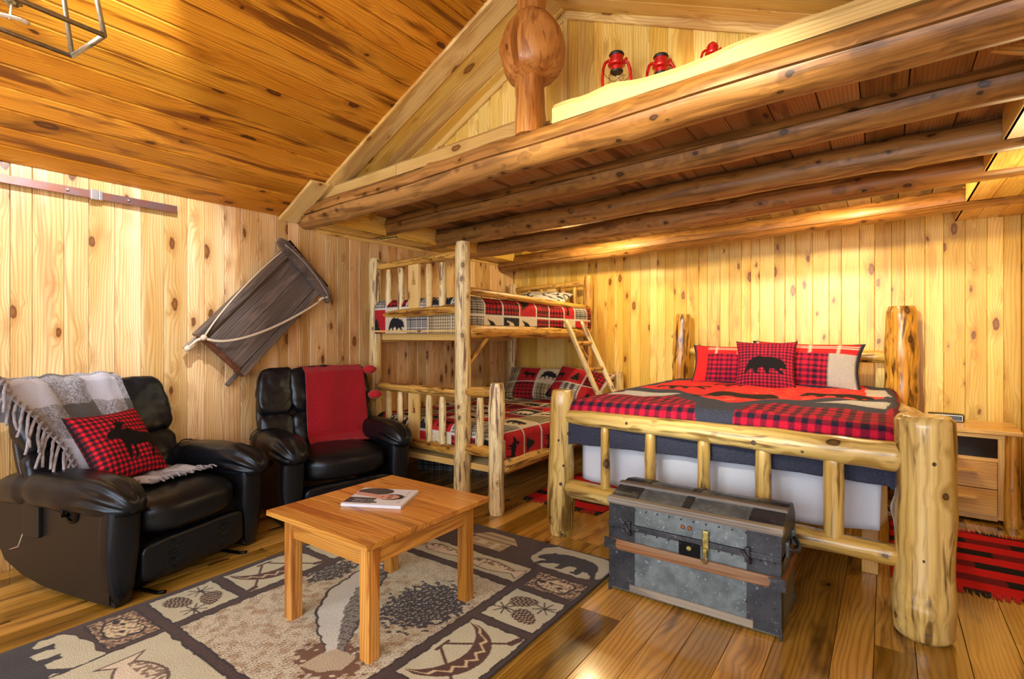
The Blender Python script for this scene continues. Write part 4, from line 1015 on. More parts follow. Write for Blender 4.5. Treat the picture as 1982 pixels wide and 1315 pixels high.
# ================================================================== COFFEE TABLE
ct = thing('coffee_table', 'small square oiled wood coffee table standing on the wildlife rug', 'table', (-1.8, 1.53, 0))
T = M_['table']; zt = .458
xs = -2.15; ws = [.067] * 10
for i, w in enumerate(ws):
    box('top_board', (xs, 1.20 + i * .0698, zt - .022), (-1.49, 1.20 + (i + 1) * .0698, zt), T, ct, grain='x', bev=.0012, seg=1)
for x in (-2.07, -1.575):
    for y in (1.235, 1.775):
        box('leg', (x, y, 0), (x + .052, y + .052, zt - .022), T, ct, bev=.003)
box('apron', (-2.018, 1.245, zt - .105), (-1.575, 1.265, zt - .022), T, ct, grain='x', bev=.002)
box('apron', (-2.018, 1.797, zt - .105), (-1.575, 1.817, zt - .022), T, ct, grain='x', bev=.002)
box('apron', (-2.06, 1.287, zt - .105), (-2.04, 1.775, zt - .022), T, ct, grain='y', bev=.002)
box('apron', (-1.555, 1.287, zt - .105), (-1.535, 1.775, zt - .022), T, ct, grain='y', bev=.002)
# ---- magazine: near edge = spine side, cover rotated
mc = np.array([(-1.934, 1.416), (-1.689, 1.541), (-1.775, 1.762), (-2.02, 1.637)])
mw, mh = .275, .238
def mag_col(U, V):
    img = np.empty(U.shape + (3,), np.float32); img[:] = C3('#d4dae8')
    X, Y = U * mw, V * mh
    dk, sk_, hr = C3('#3c3e48'), C3('#c89a90'), C3('#2a2428')
    img[((X - .085) / .085) ** 2 + ((Y - .19) / .05) ** 2 < 1] = dk
    img[(X < .13) & (Y > .02) & (Y < .095)] = dk
    m = ((X - .185) / .062) ** 2 + ((Y - .118) / .042) ** 2 < 1; img[m] = hr
    m = ((X - .168) / .055) ** 2 + ((Y - .118) / .034) ** 2 < 1; img[m] = sk_
    img[(seg_d(X, Y, (.02, .15), (.13, .118)) < .020)] = sk_
    for ex in (.107, .133): img[((X - .175) / .006) ** 2 + ((Y - ex) / .007) ** 2 < 1] = hr
    img[((X - .142) / .004) ** 2 + ((Y - .119) / .009) ** 2 < 1] = C3('#a04048'); img[((X - .185) / .003) ** 2 + ((Y - .107) / .010) ** 2 < 1] = hr; img[((X - .185) / .003) ** 2 + ((Y - .133) / .010) ** 2 < 1] = hr
    img[(X > .268) & (X < .270)] = C3('#8a8c94')
    # rows of print too small to read: short uneven strokes
    g = np.random.default_rng(3)
    for k in range(26):
        y = .03 + k * .007; h = g.uniform(.003, .016); img[(np.abs(Y - y) < .0016) & (X > .238) & (X < .238 + h)] = C3('#7c8696')
    for r_ in range(2):
        for k in range(16):
            x = .035 + k * .0062; h = g.uniform(.006, .017); img[(np.abs(X - x) < .0017) & (Y > .035 + r_ * .024) & (Y < .035 + r_ * .024 + h)] = C3('#a8b0bc')
    img[(X > .125) & (X < .15) & (Y > .028) & (Y < .045)] = C3('#2c2e40')
    return img
M_['cover'] = printed('magazine_cover', .25, .0, 10)
Mm = Matrix.Translation((mc[0][0], mc[0][1], zt)) @ Matrix.Rotation(math.atan2(.125, .245), 4, 'Z')
mg = thing('magazine', 'white magazine with a portrait cover lying on the coffee table', 'magazine', mc.mean(0).tolist() + [zt])
box('pages', (0, 0, .0005), (mw, mh, .0125), M_['white'], mg, Mm, bev=.001, seg=1)
grid('cover', 110, 96, lambda U, V: (U * mw, V * mh, .0133 + 0 * U), M_['cover'], mg, Mm, mag_col, thick=.0006, off=-1)
# ================================================================== TRUNK
tr = thing('steamer_trunk', 'old grey metal camelback trunk with wooden slats at the foot of the bed', 'trunk', (-.70, 2.47, 0))
def tinmat(name, a, b, c, dark=.5):
    m, nt, bs = new_mat(name); tc = nd(nt, 'ShaderNodeTexCoord').outputs['Object']
    n = nd(nt, 'ShaderNodeTexNoise', {'Vector': tc, 'Scale': 14.0, 'Detail': 6.0, 'Roughness': .68}).outputs[0]; n2 = nd(nt, 'ShaderNodeTexNoise', {'Vector': tc, 'Scale': 55.0, 'Detail': 4.0, 'Roughness': .7}).outputs[0]
    col = mixc(nt, mrange(nt, n, .35, .65), cl(a), cl(b)); col = mixc(nt, mrange(nt, n2, .60, .68), col, cl(c))
    nt.links.new(col, bs.inputs['Base Color']); bs.inputs['Metallic'].default_value = .35; bs.inputs['Roughness'].default_value = .42
    nt.links.new(nd(nt, 'ShaderNodeBump', {'Strength': .3, 'Distance': .003, 'Height': n}).outputs[0], bs.inputs['Normal'])
    return m
M_['tin'] = tinmat('grey_tin', '#76848a', '#566268', '#9aa8a4'); M_['tin_dark'] = tinmat('blackened_tin', '#3c4148', '#282c34', '#70767c'); M_['strap'] = tinmat('dark_strap', '#2c3038', '#3c4048', '#6a6c70')
M_['slat'] = wood('worn_trunk_slat', '#8c6038', '#70482a', '#442a18', streak='#9c8468', samt=.6, knots=0, rough=.6, var=.1); M_['slat_grey'] = wood('grey_trunk_slat', '#8c8880', '#706a64', '#4c443c', streak='#a8a090', samt=.6, knots=0, rough=.6, var=.1)
M_['brass'] = plain('old_brass', '#a89a58', .35, .9, h2='#7a6a38', ns=40)
X0, X1, Yf, Yb, ZB = -1.065, -.335, 2.285, 2.66, .425
def camel(x0, x1, inset=0.0):
    """lid outline in (y,z)"""
    return [(Yf + inset, .325), (Yf + inset, ZB), (Yf + .05, ZB + .022), (Yf + .13, ZB + .045), (Yf + .22, ZB + .052), (Yf + .31, ZB + .036), (Yb - inset, ZB - .02), (Yb - inset, .325)]
def extr(name, out, x0, x1, mat, bev=.003):
    bm = bmesh.new(); n = len(out); a = [bm.verts.new((x0, y, z)) for y, z in out]; b = [bm.verts.new((x1, y, z)) for y, z in out]
    bm.faces.new(a); bm.faces.new(b[::-1])
    for i in range(n): bm.faces.new((a[i], b[i], b[(i + 1) % n], a[(i + 1) % n]))
    bmesh.ops.recalc_face_normals(bm, faces=bm.faces)
    if bev: bmesh.ops.bevel(bm, geom=list(bm.edges), offset=bev, segments=2, affect='EDGES')
    return bmobj(name, bm, mat, tr)
box('body', (X0, Yf, .012), (X1, Yb, .318), M_['tin'], tr, bev=.006)
extr('lid', camel(X0, X1), X0, X1, M_['tin'], .005)
def over(out, d):  # outline pushed outwards a little
    cy = (Yf + Yb) / 2; return [(y + (d if y > cy else -d), z + (d if z > ZB - .01 else 0)) for y, z in out]
for x0, x1 in ((X0 - .003, X0 + .125), (X1 - .125, X1 + .003)):
    extr('lid_panel', over(camel(0, 0), .003), x0, x1, M_['tin_dark'], .002)
    box('end_panel', (x0, Yf - .003, .02), (x1, Yf + .06, .316), M_['tin_dark'], tr, bev=.002)
extr('lid_band', over(camel(0, 0)[1:7], .004) + [(Yb - .02, ZB - .05), (Yf + .02, ZB - .02)], -.735, -.70, M_['strap'], .002)
for z0, z1, mat, y in ((.335, .358, 'strap', .008), (.268, .325, 'strap', .006)):
    box('strap', (X0 - .004, Yf - y, z0 - .03 if mat == 'strap' and z0 > .3 else z0 + .035), (X1 + .004, Yb + .004, z1 - .03 if z0 > .3 else z1), M_[mat], tr, grain='x', bev=.002)
box('slat', (X0 - .012, Yf - .016, .205), (X1 + .012, Yf - .001, .250), M_['slat'], tr, grain='x', bev=.004)
box('slat', (X0 + .1, Yf - .006, .018), (X1 - .10, Yf + .01, .052), M_['slat_grey'], tr, grain='x', bev=.003)
box('slat', (X0 - .010, Yf - .010, ZB - .012), (X1 + .010, Yf + .035, ZB + .018), M_['slat_grey'], tr, grain='x', bev=.006)
box('slat', (X0 - .008, Yf + .12, ZB + .042), (X1 + .008, Yf + .165, ZB + .058), M_['slat_grey'], tr, grain='x', bev=.005)
box('slat', (X1 - .001, Yf - .005, .205), (X1 + .014, Yb, .250), M_['slat'], tr, grain='y', bev=.004)
box('slat', (X0 - .014, Yf - .005, .205), (X0 + .001, Yb, .250), M_['slat'], tr, grain='y', bev=.004)
for x in (X0 + .012, X1 - .012):
    for z, yy_ in ((.228, Yf - .018),):
        prism('slat_clamp', [(-.03, -.026), (.03, -.02), (.022, 0), (.03, .02), (-.03, .026)], .006, M_['strap'], tr, Matrix.Translation((x, yy_, z)) @ Matrix.Rotation(R(90), 4, 'X') @ Matrix.Rotation(R(180 if x > -.7 else 0), 4, 'Z'), z0=-.002)
for x in (X0 + .10, X1 - .12):
    box('catch', (x - .010, Yf - .020, .285), (x + .010, Yf - .006, .345), M_['strap'], tr, bev=.004); tube('catch_hook', [(x - .02, Yf - .02, .335), (x, Yf - .026, .31), (x + .014, Yf - .024, .285)], .007, M_['strap'], tr)
box('lock_plate', (-.735, Yf - .009, .245), (-.645, Yf - .002, .312), M_['black_metal'], tr, bev=.004)
lathe('keyhole', [(0, 0), (.010, 0), (.010, .004), (0, .004)], M_['brass'], tr, Matrix.Translation((-.69, Yf - .009, .285)) @ Matrix.Rotation(R(90), 4, 'X'), seg=16)
box('hasp', (-.633, Yf - .016, .29), (-.607, Yf - .006, .375), M_['brass'], tr, bev=.003); box('hasp', (-.630, Yf - .026, .262), (-.610, Yf - .010, .305), M_['brass'], tr, bev=.005, seg=3)
tube('hasp_hook', bez((-.62, Yf - .024, .275), (-.60, Yf - .03, .25), (-.62, Yf - .032, .235), (-.633, Yf - .024, .25)), .004, M_['brass'], tr)
for x in (-.72, -.69): lathe('rivet', [(0, 0), (.010, 0), (.008, .005), (0, .006)], plain('copper_rivet', '#8a5a38', .4, .8) if 'riv' not in M_ else M_['riv'], tr, Matrix.Translation((x, Yf - .001, .368)) @ Matrix.Rotation(R(90), 4, 'X'), seg=12)
for z in (.30, .40, .12):
    for i in range(14):
        x = X0 + .02 + i * .053
        if z == .12 and X0 + .13 < x < X1 - .13: continue
        lathe('rivet', [(0, 0), (.004, 0), (.003, .003), (0, .003)], M_['strap'], tr, Matrix.Translation((x, Yf - .003 - (.006 if z == .30 else 0), z)) @ Matrix.Rotation(R(90), 4, 'X'), seg=8)
# side handle (right end)
tube('handle', bez((X1 + .012, 2.40, .33), (X1 + .05, 2.42, .30), (X1 + .05, 2.53, .30), (X1 + .012, 2.55, .33)), .009, M_['strap'], tr)
for y in (2.39, 2.56): box('handle_loop', (X1 + .001, y - .016, .30), (X1 + .016, y + .016, .36), M_['tin'], tr, bev=.005)
for x in (X0, X1):
    for y in (Yf, Yb): box('corner_guard', (x - .006, y - .006, .0), (x + .006 , y + .006, .05), M_['strap'], tr, bev=.003)
# ================================================================== WILDLIFE RUG
RX0, RX1, RY0, RY1 = -2.70, -1.125, .18, 2.56
BR, CRM, DKB, OUTL = C3('#402c28'), C3('#bcbca4'), C3('#2c2a30'), C3('#241c20')
def rug_col(U, V):
    X = RX0 + U * (RX1 - RX0); Y = RY0 + V * (RY1 - RY0)
    # small wobble so that edges look woven
    wx = X + .004 * nz2(X, Y, 9, 1); wy = Y + .004 * nz2(X, Y, 9, 2)
    img = np.empty(X.shape + (3,), np.float32); img[:] = BR
    spk = nz2(X * 3, Y * 3, 22, 5); img[spk > .75] = C3('#2c1c1a')
    def panel(x0, y0, x1, y1, col=CRM, e=.010):
        m = (wx > x0 - e) & (wx < x1 + e) & (wy > y0 - e) & (wy < y1 + e); img[m] = OUTL
        m = (wx > x0) & (wx < x1) & (wy > y0) & (wy < y1); img[m] = col; return m
    def blob(cx, cy, a, b, col, seed):
        r = ((wx - cx) / a) ** 4 + ((wy - cy) / b) ** 4 + .18 * nz2(X, Y, 5, seed)
        img[r < 1.12] = OUTL; img[r < 1] = col
    RXa, RXb, LXa, LXb = -1.412, -1.148, -2.66, -2.40
    # corners with bears, seen from the sides of the rug
    blob(-1.34, 2.42, .215, .135, CRM, 11); stamp(img, wx, wy, BEAR, -1.34, 2.40, .37, DKB, 0.0, flip=True, asp=1.0)
    blob(-2.47, 2.42, .22, .135, CRM, 12); stamp(img, wx, wy, BEAR, -2.47, 2.40, .36, DKB, 0.0)
    blob(-2.47, .50, .21, .19, CRM, 13); stamp(img, wx, wy, BEAR, -2.52, .50, .40, DKB, math.pi, asp=1.0, flip=True)
    blob(-1.34, .50, .21, .19, CRM, 14); stamp(img, wx, wy, BEAR, -1.34, .50, .36, DKB, math.pi)
    # small animal portraits
    for (xa, ya, xb, yb) in ((RXa, 2.065, RXb, 2.22), (LXa, .72, LXb, .89), (LXa, 2.065, LXb, 2.22), (RXa, .72, RXb, .89)):
        m = panel(xa, ya, xb, yb, C3('#8a735a')); t = nz2(X, Y, 26, 8); img[m & (t > .35)] = C3('#4a3428'); img[m & (t < -.5)] = C3('#c0ac88')
        cx, cy = (xa + xb) / 2, (ya + yb) / 2
        head = [(cx - .085, cy - .03), (cx - .09, cy + .02), (cx - .04, cy + .035), (cx - .02, cy + .062), (cx + .02, cy + .045), (cx + .06, cy + .055), (cx + .085, cy + .03), (cx + .07, cy - .04), (cx + .03, cy - .06), (cx - .04, cy - .05)]
        img[pip([(cx + (a - cx) * 1.15, cy + (b - cy) * 1.15) for a, b in head], wx, wy)] = OUTL
        mm = pip(head, wx, wy); img[mm] = C3('#cfc2a0'); img[mm & (t > .1)] = C3('#8a7860')
        img[mm & (((wx - cx + .03) / .014) ** 2 + ((wy - cy - .01) / .008) ** 2 < 1)] = OUTL; img[mm & (((wx - cx - .03) / .014) ** 2 + ((wy - cy + .01) / .01) ** 2 < 1)] = OUTL
        img[mm & (((wx - cx + .07) / .018) ** 2 + ((wy - cy) / .013) ** 2 < 1)] = OUTL
    # pine cones
    def cones(xa, ya, xb, yb, flip=1):
        panel(xa, ya, xb, yb); cx, cy = (xa + xb) / 2, (ya + yb) / 2
        for ox, oy, an in ((-.035 * flip, .055, .5 * flip), (.035 * flip, -.05, -.4 * flip)):
            ca, sa = math.cos(an), math.sin(an); dx, dy = X - cx - ox, Y - cy - oy; a = dx * ca + dy * sa; b = -dx * sa + dy * ca
            m = (a / .068) ** 2 + (b / (.045 * (1 - a * 4))) ** 2 < 1; img[m] = C3('#33241e')
            g = (np.sin(a * 300 + np.sin(b * 150)) * np.sin(b * 260)) ; img[m & (g > .25)] = C3('#b5a286')
        for k in range(16):
            an = k * .42; c0 = (cx + .07 * flip, cy + .055) if k % 2 else (cx - .08 * flip, cy - .035)
            p2 = (c0[0] + .05 * math.cos(an), c0[1] + .05 * math.sin(an)); img[(seg_d(X, Y, c0, p2) < .0035)] = C3('#33241e')
    cones(RXa, 1.745, RXb, 2.01); cones(LXa, .945, LXb, 1.21, -1); cones(LXa, 1.715, LXb, 1.87 + .14, -1); cones(RXa, .945, RXb, 1.21)
    # canoe panels
    def canoe(xa, ya, xb, yb):
        panel(xa, ya, xb, yb); cx, cy = (xa + xb) / 2, (ya + yb) / 2; L = (yb - ya) * .44
        s = (Y - cy) / L; hull = 0
        cb = cx + .085 - .10 * s ** 2 - .06 * s ** 6; m = (np.abs(s) < 1) & (X < cb) & (X > cb - .085 + .03 * s ** 4); img[m] = C3('#4a2a20')
        zz = (cb - .04) + .014 * (2 * np.abs(((Y / .055) % 1) - .5) * 2 - 1); img[m & (np.abs(X - zz) < .007)] = C3('#c6b48e')
        for q in (1, -1):
            a = (cx - .095, cy + q * .02); b = (cx + .1, cy + q * .16)
            img[(seg_d(X, Y, a, b) < .006) & ~m] = C3('#4a2a20'); img[(seg_d(X, Y, b, (cx + .115, cy + q * .2)) < .014) & ~m] = C3('#4a2a20'); img[seg_d(X, Y, (a[0] - .012, a[1] - .015), (a[0] - .012, a[1] + .015)) < .007] = C3('#4a2a20')
    canoe(RXa, 1.265, RXb, 1.69); canoe(LXa, 1.265, LXb, 1.66)
    # fish strip panels across the ends
    def fish(cx, cy, L, H, flip=1, lean=0.0):
        ca, sa = math.cos(lean), math.sin(lean); dx, dy = X - cx, Y - cy; a = (dx * ca + dy * sa) * flip / L; b = (-dx * sa + dy * ca) / H
        body = (np.abs(a) < 1) & (np.abs(b) < .9 * np.sqrt(np.clip(1 - (a * .98) ** 2, 0, 1)) * (1 - .35 * a)); tail = (a > .85) & (a < 1.25) & (np.abs(b) < (a - .75) * 1.8)
        o_ = (np.abs(a) < 1.05) & (np.abs(b) < .12 + .92 * np.sqrt(np.clip(1 - (a * .93) ** 2, 0, 1)) * (1 - .35 * a))
        img[o_ | ((a > .82) & (a < 1.3) & (np.abs(b) < (a - .68) * 1.9))] = C3('#5a4a40'); t = nz2(X, Y, 20, 9)
        img[body | tail] = C3('#cfc6b0'); img[body & (b > .1) & (t > 0)] = C3('#7e6c58'); img[body & (((a + .78) / .06) ** 2 + ((b - .2) / .16) ** 2 < 1)] = OUTL
        img[body & (np.abs(a + .5) < .015)] = OUTL
    panel(-2.30, 2.06, -1.465, 2.225); fish(-1.65, 2.14, .135, .05); fish(-2.0, 2.145, .12, .045); img[(((X + 2.17) / .04) ** 2 + ((Y - 2.145) / .03) ** 2 < 1) & (np.hypot(X + 2.17, Y - 2.145) % .014 < .006)] = OUTL
    panel(-2.36, .50, -1.465, .895); fish(-2.13, .72, .12, .075, -1); fish(-1.72, .68, .13, .06)
    # cabin between the bears at the far end
    for k in range(16):
        y = 2.31 + k * .0125; xw = .13 if k < 9 else .165 - (k - 9) * .012
        img[(np.abs(X + 1.86) < xw) & (np.abs(Y - y) < .0035)] = C3('#c6b694')
    img[(np.abs(X + 1.90) < .03) & (np.abs(Y - 2.36) < .02)] = CRM; img[(np.abs(X + 1.80) < .018) & (np.abs(Y - 2.345) < .035)] = CRM
    # big centre picture: leaping fish with reeds and water
    m = panel(-2.345, .945, -1.465, 2.005, C3('#c4c0aa')); t = nz2(X, Y, 10, 21); t2 = nz2(X, Y, 34, 22)
    t3 = nz2(X, Y, 75, 41) + .6 * nz2(X, Y, 130, 42); tn = np.clip((t - .1) * 1.5, 0, 1) * (Y < 1.8); img[m] = lerp(img[m], np.ones_like(img[m]) * C3('#b09a78'), tn[m]); img[m & (t3 > .75 - .35 * (t > 0))] = C3('#6c6054'); img[m & (t3 < -1.0)] = C3('#dcdcd2')
    r1 = ((X + 1.66) / .17) ** 2 + ((Y - 1.66) / .21) ** 2 + .5 * nz2(X, Y, 16, 30); img[m & (r1 < 1)] = C3('#343038')
    r2 = ((X + 2.28) / .09) ** 2 + ((Y - 1.62) / .13) ** 2 + .5 * nz2(X, Y, 16, 31); img[m & (r2 < 1)] = C3('#3c3838')
    r3 = ((X + 1.66) / .14) ** 2 + ((Y - 1.17) / .10) ** 2 + .5 * nz2(X, Y, 16, 32); img[m & (r3 < 1)] = C3('#6a4a34')
    img[m & ((r1 < 1) | (r2 < 1)) & (t2 > .55)] = C3('#a8a8a0')
    c = np.array([(-2.12, 1.80), (-2.08, 1.68), (-2.02, 1.54), (-1.93, 1.42), (-1.82, 1.32), (-1.72, 1.24), (-1.66, 1.18)]); w = [.05, .085, .105, .10, .075, .04, .03]
    dmin = np.full(X.shape, 9.0); wl_ = np.zeros(X.shape); ss = np.zeros(X.shape)
    for k in range(len(c) - 1):
        for f_ in (0, .5):
            p = c[k] * (1 - f_) + c[k + 1] * f_; ww = w[k] * (1 - f_) + w[k + 1] * f_; d = np.hypot(X - p[0], Y - p[1]) / ww; u = d < dmin; dmin[u] = d[u]; ss[u] = ((X - p[0]) * .75 + (Y - p[1]) * .66)[u] / ww
    img[m & (dmin < 1.12)] = OUTL; fb = m & (dmin < 1); img[fb] = C3('#c8ccc8'); img[fb & (ss > .15)] = C3('#837f78'); img[fb & (ss > .1) & (t2 > .2)] = C3('#4c4846')
    tf = pip([(-1.70, 1.22), (-1.60, 1.24), (-1.57, 1.16), (-1.64, 1.10), (-1.72, 1.08), (-1.72, 1.16)], wx, wy); img[m & tf] = C3('#b4a890')
    img[m & (np.abs(np.hypot(X + 2.10, Y - 1.76) - .055) < .006)] = OUTL; img[m & (np.hypot(X + 2.125, Y - 1.775) < .010)] = OUTL
    fin = pip([(-2.05, 1.62), (-2.00, 1.66), (-1.94, 1.60), (-1.99, 1.53)], wx, wy); img[m & fin] = C3('#8a857a')
    # binding
    e = np.minimum(np.minimum(X - RX0, RX1 - X), np.minimum(Y - RY0, RY1 - Y)); img[e < .010] = C3('#38302e')
    return img
M_['rug'] = printed('tufted_rug', .95, 1.0, 230, sheen=.15, fleck=.16)
wob = lambda U, V: (RX0 + U * (RX1 - RX0), RY0 + V * (RY1 - RY0), .011 + .0012 * np.sin(U * 40) * np.sin(V * 60))
o = grid('area_rug', 420, 620, wob, M_['rug'], col=rug_col, thick=.010, off=-1)
tag(o, 'brown and cream wildlife rug with bears, fish, canoes and pine cones', 'rug')

# ---- plaid woven rugs with fringe
M_['rugp'] = printed('woven_plaid_rug', .95, .9, 160, stretch=(1, 6, 1), fleck=.18)
def plaid_rug(x0, x1, y0, y1, label, ph, sl=0.0, sp=.20):
    t = thing('plaid_rug', label, 'rug', ((x0 + x1) / 2, (y0 + y1) / 2, 0), group='red and black plaid rugs')
    def col(U, V):
        X = x0 + U * (x1 - x0); Y = y0 + V * (y1 - y0) ; img = np.empty(X.shape + (3,), np.float32); img[:] = C3('#c81418')
        row = ((Y + ph) / sp); st = (row % 1) < .42; colm = np.floor(X / .19 + np.floor(row) * .5) % 2 > .5
        img[st] = C3('#70101c'); img[st & colm] = C3('#141016'); return img
    grid('weave', int((x1 - x0) / .008), int((y1 - y0) / .008), lambda U, V: (x0 + U * (x1 - x0), y0 + V * (y1 - y0) + sl * U, .007 + .001 * np.sin(V * 90)), M_['rugp'], t, None, col, thick=.006, off=-1)
    rg = random.Random(int(ph * 1000) + 3); n = int((x1 - x0) / .007)
    for e, (yy0, dy) in enumerate(((y0, -1), (y1, 1))):
        v = []; f = []; mi = []
        for k in range(n):
            x = x0 + (k + .5) * .007; w = .003; l = rg.uniform(.04, .07); dx = rg.uniform(-.012, .012); yb = yy0 + sl * (x - x0) / (x1 - x0)
            i = len(v); v += [(x - w, yb, .009), (x + w, yb, .009), (x + w + dx, yb + dy * l, .002), (x - w + dx, yb + dy * l, .002), (x, yb, .0105), (x + dx, yb + dy * l, .005)]
            f += [(i, i + 1, i + 4), (i, i + 4, i + 5, i + 3), (i + 4, i + 1, i + 2, i + 5)]; mi += [int(x / .10 + e * .5) % 2] * 3
        o = pydata('fringe', v, f, [plain('red_fringe', '#b81218', .95), plain('black_fringe', '#141014', .95)], t); o['kind'] = 'stuff'
        o.data.polygons.foreach_set('material_index', mi)
plaid_rug(.02, .76, 3.27, 4.20, 'red and black plaid rug right of the king bed, before the nightstand', .02)
plaid_rug(-2.18, -1.56, 3.22, 3.42 + .9, 'red and black plaid rug between the bunk bed and the king bed', .05)

# ================================================================== NIGHTSTAND + CLOCK
Nw = M_['nightwood']
ns = thing('nightstand', 'pale pine nightstand with log corner, open shelf and two drawers', 'nightstand', (.40, 4.72, 0))
MN = Matrix.Translation((.665, 4.49, 0)) @ Matrix.Rotation(R(-3), 4, 'Z')
x0, x1 = -.56, 0.0
box('top', (x0 - .02, -.03, .575), (.03, .44, .602), Nw, ns, MN, grain='x', bev=.004)
for x in (x0, -.068): box('side_panel', (x, .02, .03), (x + .02, .42, .575), Nw, ns, MN, bev=.002)
box('back_panel', (x0, .40, .03), (-.05, .42, .575), M_['nightwood'], ns, MN)
box('shelf', (x0 + .02, .015, .405), (-.068, .41, .42), Nw, ns, MN, grain='x', bev=.002)
box('bottom_panel', (x0 + .02, .015, .04), (-.068, .41, .055), Nw, ns, MN, grain='x', bev=.002)
box('face_frame', (x0, .0, .545), (-.05, .02, .575), Nw, ns, MN, grain='x', bev=.002)
box('face_frame', (x0, .0, .03), (x0 + .03, .02, .545), Nw, ns, MN, bev=.002); box('face_frame', (-.085, .0, .03), (-.05, .02, .545), Nw, ns, MN, bev=.002)
box('face_frame', (x0 + .03, .0, .395), (-.085, .02, .42), Nw, ns, MN, grain='x', bev=.002); box('face_frame', (x0 + .03, .0, .02), (-.085, .02, .052), Nw, ns, MN, grain='x', bev=.002)
for z0, z1 in ((.225, .393), (.055, .220)):
    d = box('drawer', (x0 + .032, -.012, z0), (-.088, .012, z1), Nw, ns, MN, grain='x', bev=.003)
    box('handle', (-.305, -.042, (z0 + z1) / 2 + .012), (-.185, -.012, (z0 + z1) / 2 + .030), M_['board'], d, MN, grain='x', bev=.003)
box('glass_pane', (x0 + .03, .008, .42), (-.085, .012, .545), None, ns, MN, bev=0)
g = bpy.data.materials.new('smoked_glass'); g.use_nodes = True; gb = g.node_tree.nodes['Principled BSDF']; gb.inputs['Base Color'].default_value = (.12, .09, .08, 1); gb.inputs['Roughness'].default_value = .08; gb.inputs['Transmission Weight'].default_value = .85; gb.inputs['IOR'].default_value = 1.2
[c for c in ns.children if c.name.startswith('glass_pane')][0].data.materials.append(g)
for x, y in ((-.018, .012), (-.018, .38)):
    p0 = MN @ Vector((x, y, 0)); p1 = MN @ Vector((x, y, .575)); log('corner_log', p0, p1, .042, .036, M_['lodge_dark'], ns, seed=120, seg=20, rough=.07, bumps=3, dome=0)
ck_ = thing('clock_radio', 'black clock radio with silver rim on the nightstand', 'clock radio', (.33, 4.83, .60))
MK = Matrix.Translation((.245, 4.765, .602)) @ Matrix.Rotation(R(-3), 4, 'Z')
bd_ = puff('case', (0, .0, 0), (.20, .10, .052), M_['black_metal'], ck_, MK, n=8, e=9)
M_['lcd'] = plain('blue_grey_panel', '#2c3448', .3)
box('rim', (.008, -.004, .006), (.192, .002, .048), M_['steel'], ck_, MK, bev=.002)
box('panel', (.014, -.0065, .011), (.186, -.003, .043), M_['lcd'], ck_, MK, bev=.001)
M_['btn'] = plain('grey_button', '#8088a0', .4)
for r0_ in range(2):
    for i in range(9): box('button', (.085 + i * .0105, -.009, .018 + r0_ * .012), (.0925 + i * .0105, -.006, .022 + r0_ * .012), M_['btn'], ck_, MK, bev=.0008, seg=1)
lathe('dial', [(0, 0), (.0055, 0), (.0045, .004), (0, .004)], M_['steel'], ck_, MK @ Matrix.Translation((.076, -.0065, .03)) @ Matrix.Rotation(R(90), 4, 'X'), seg=12)

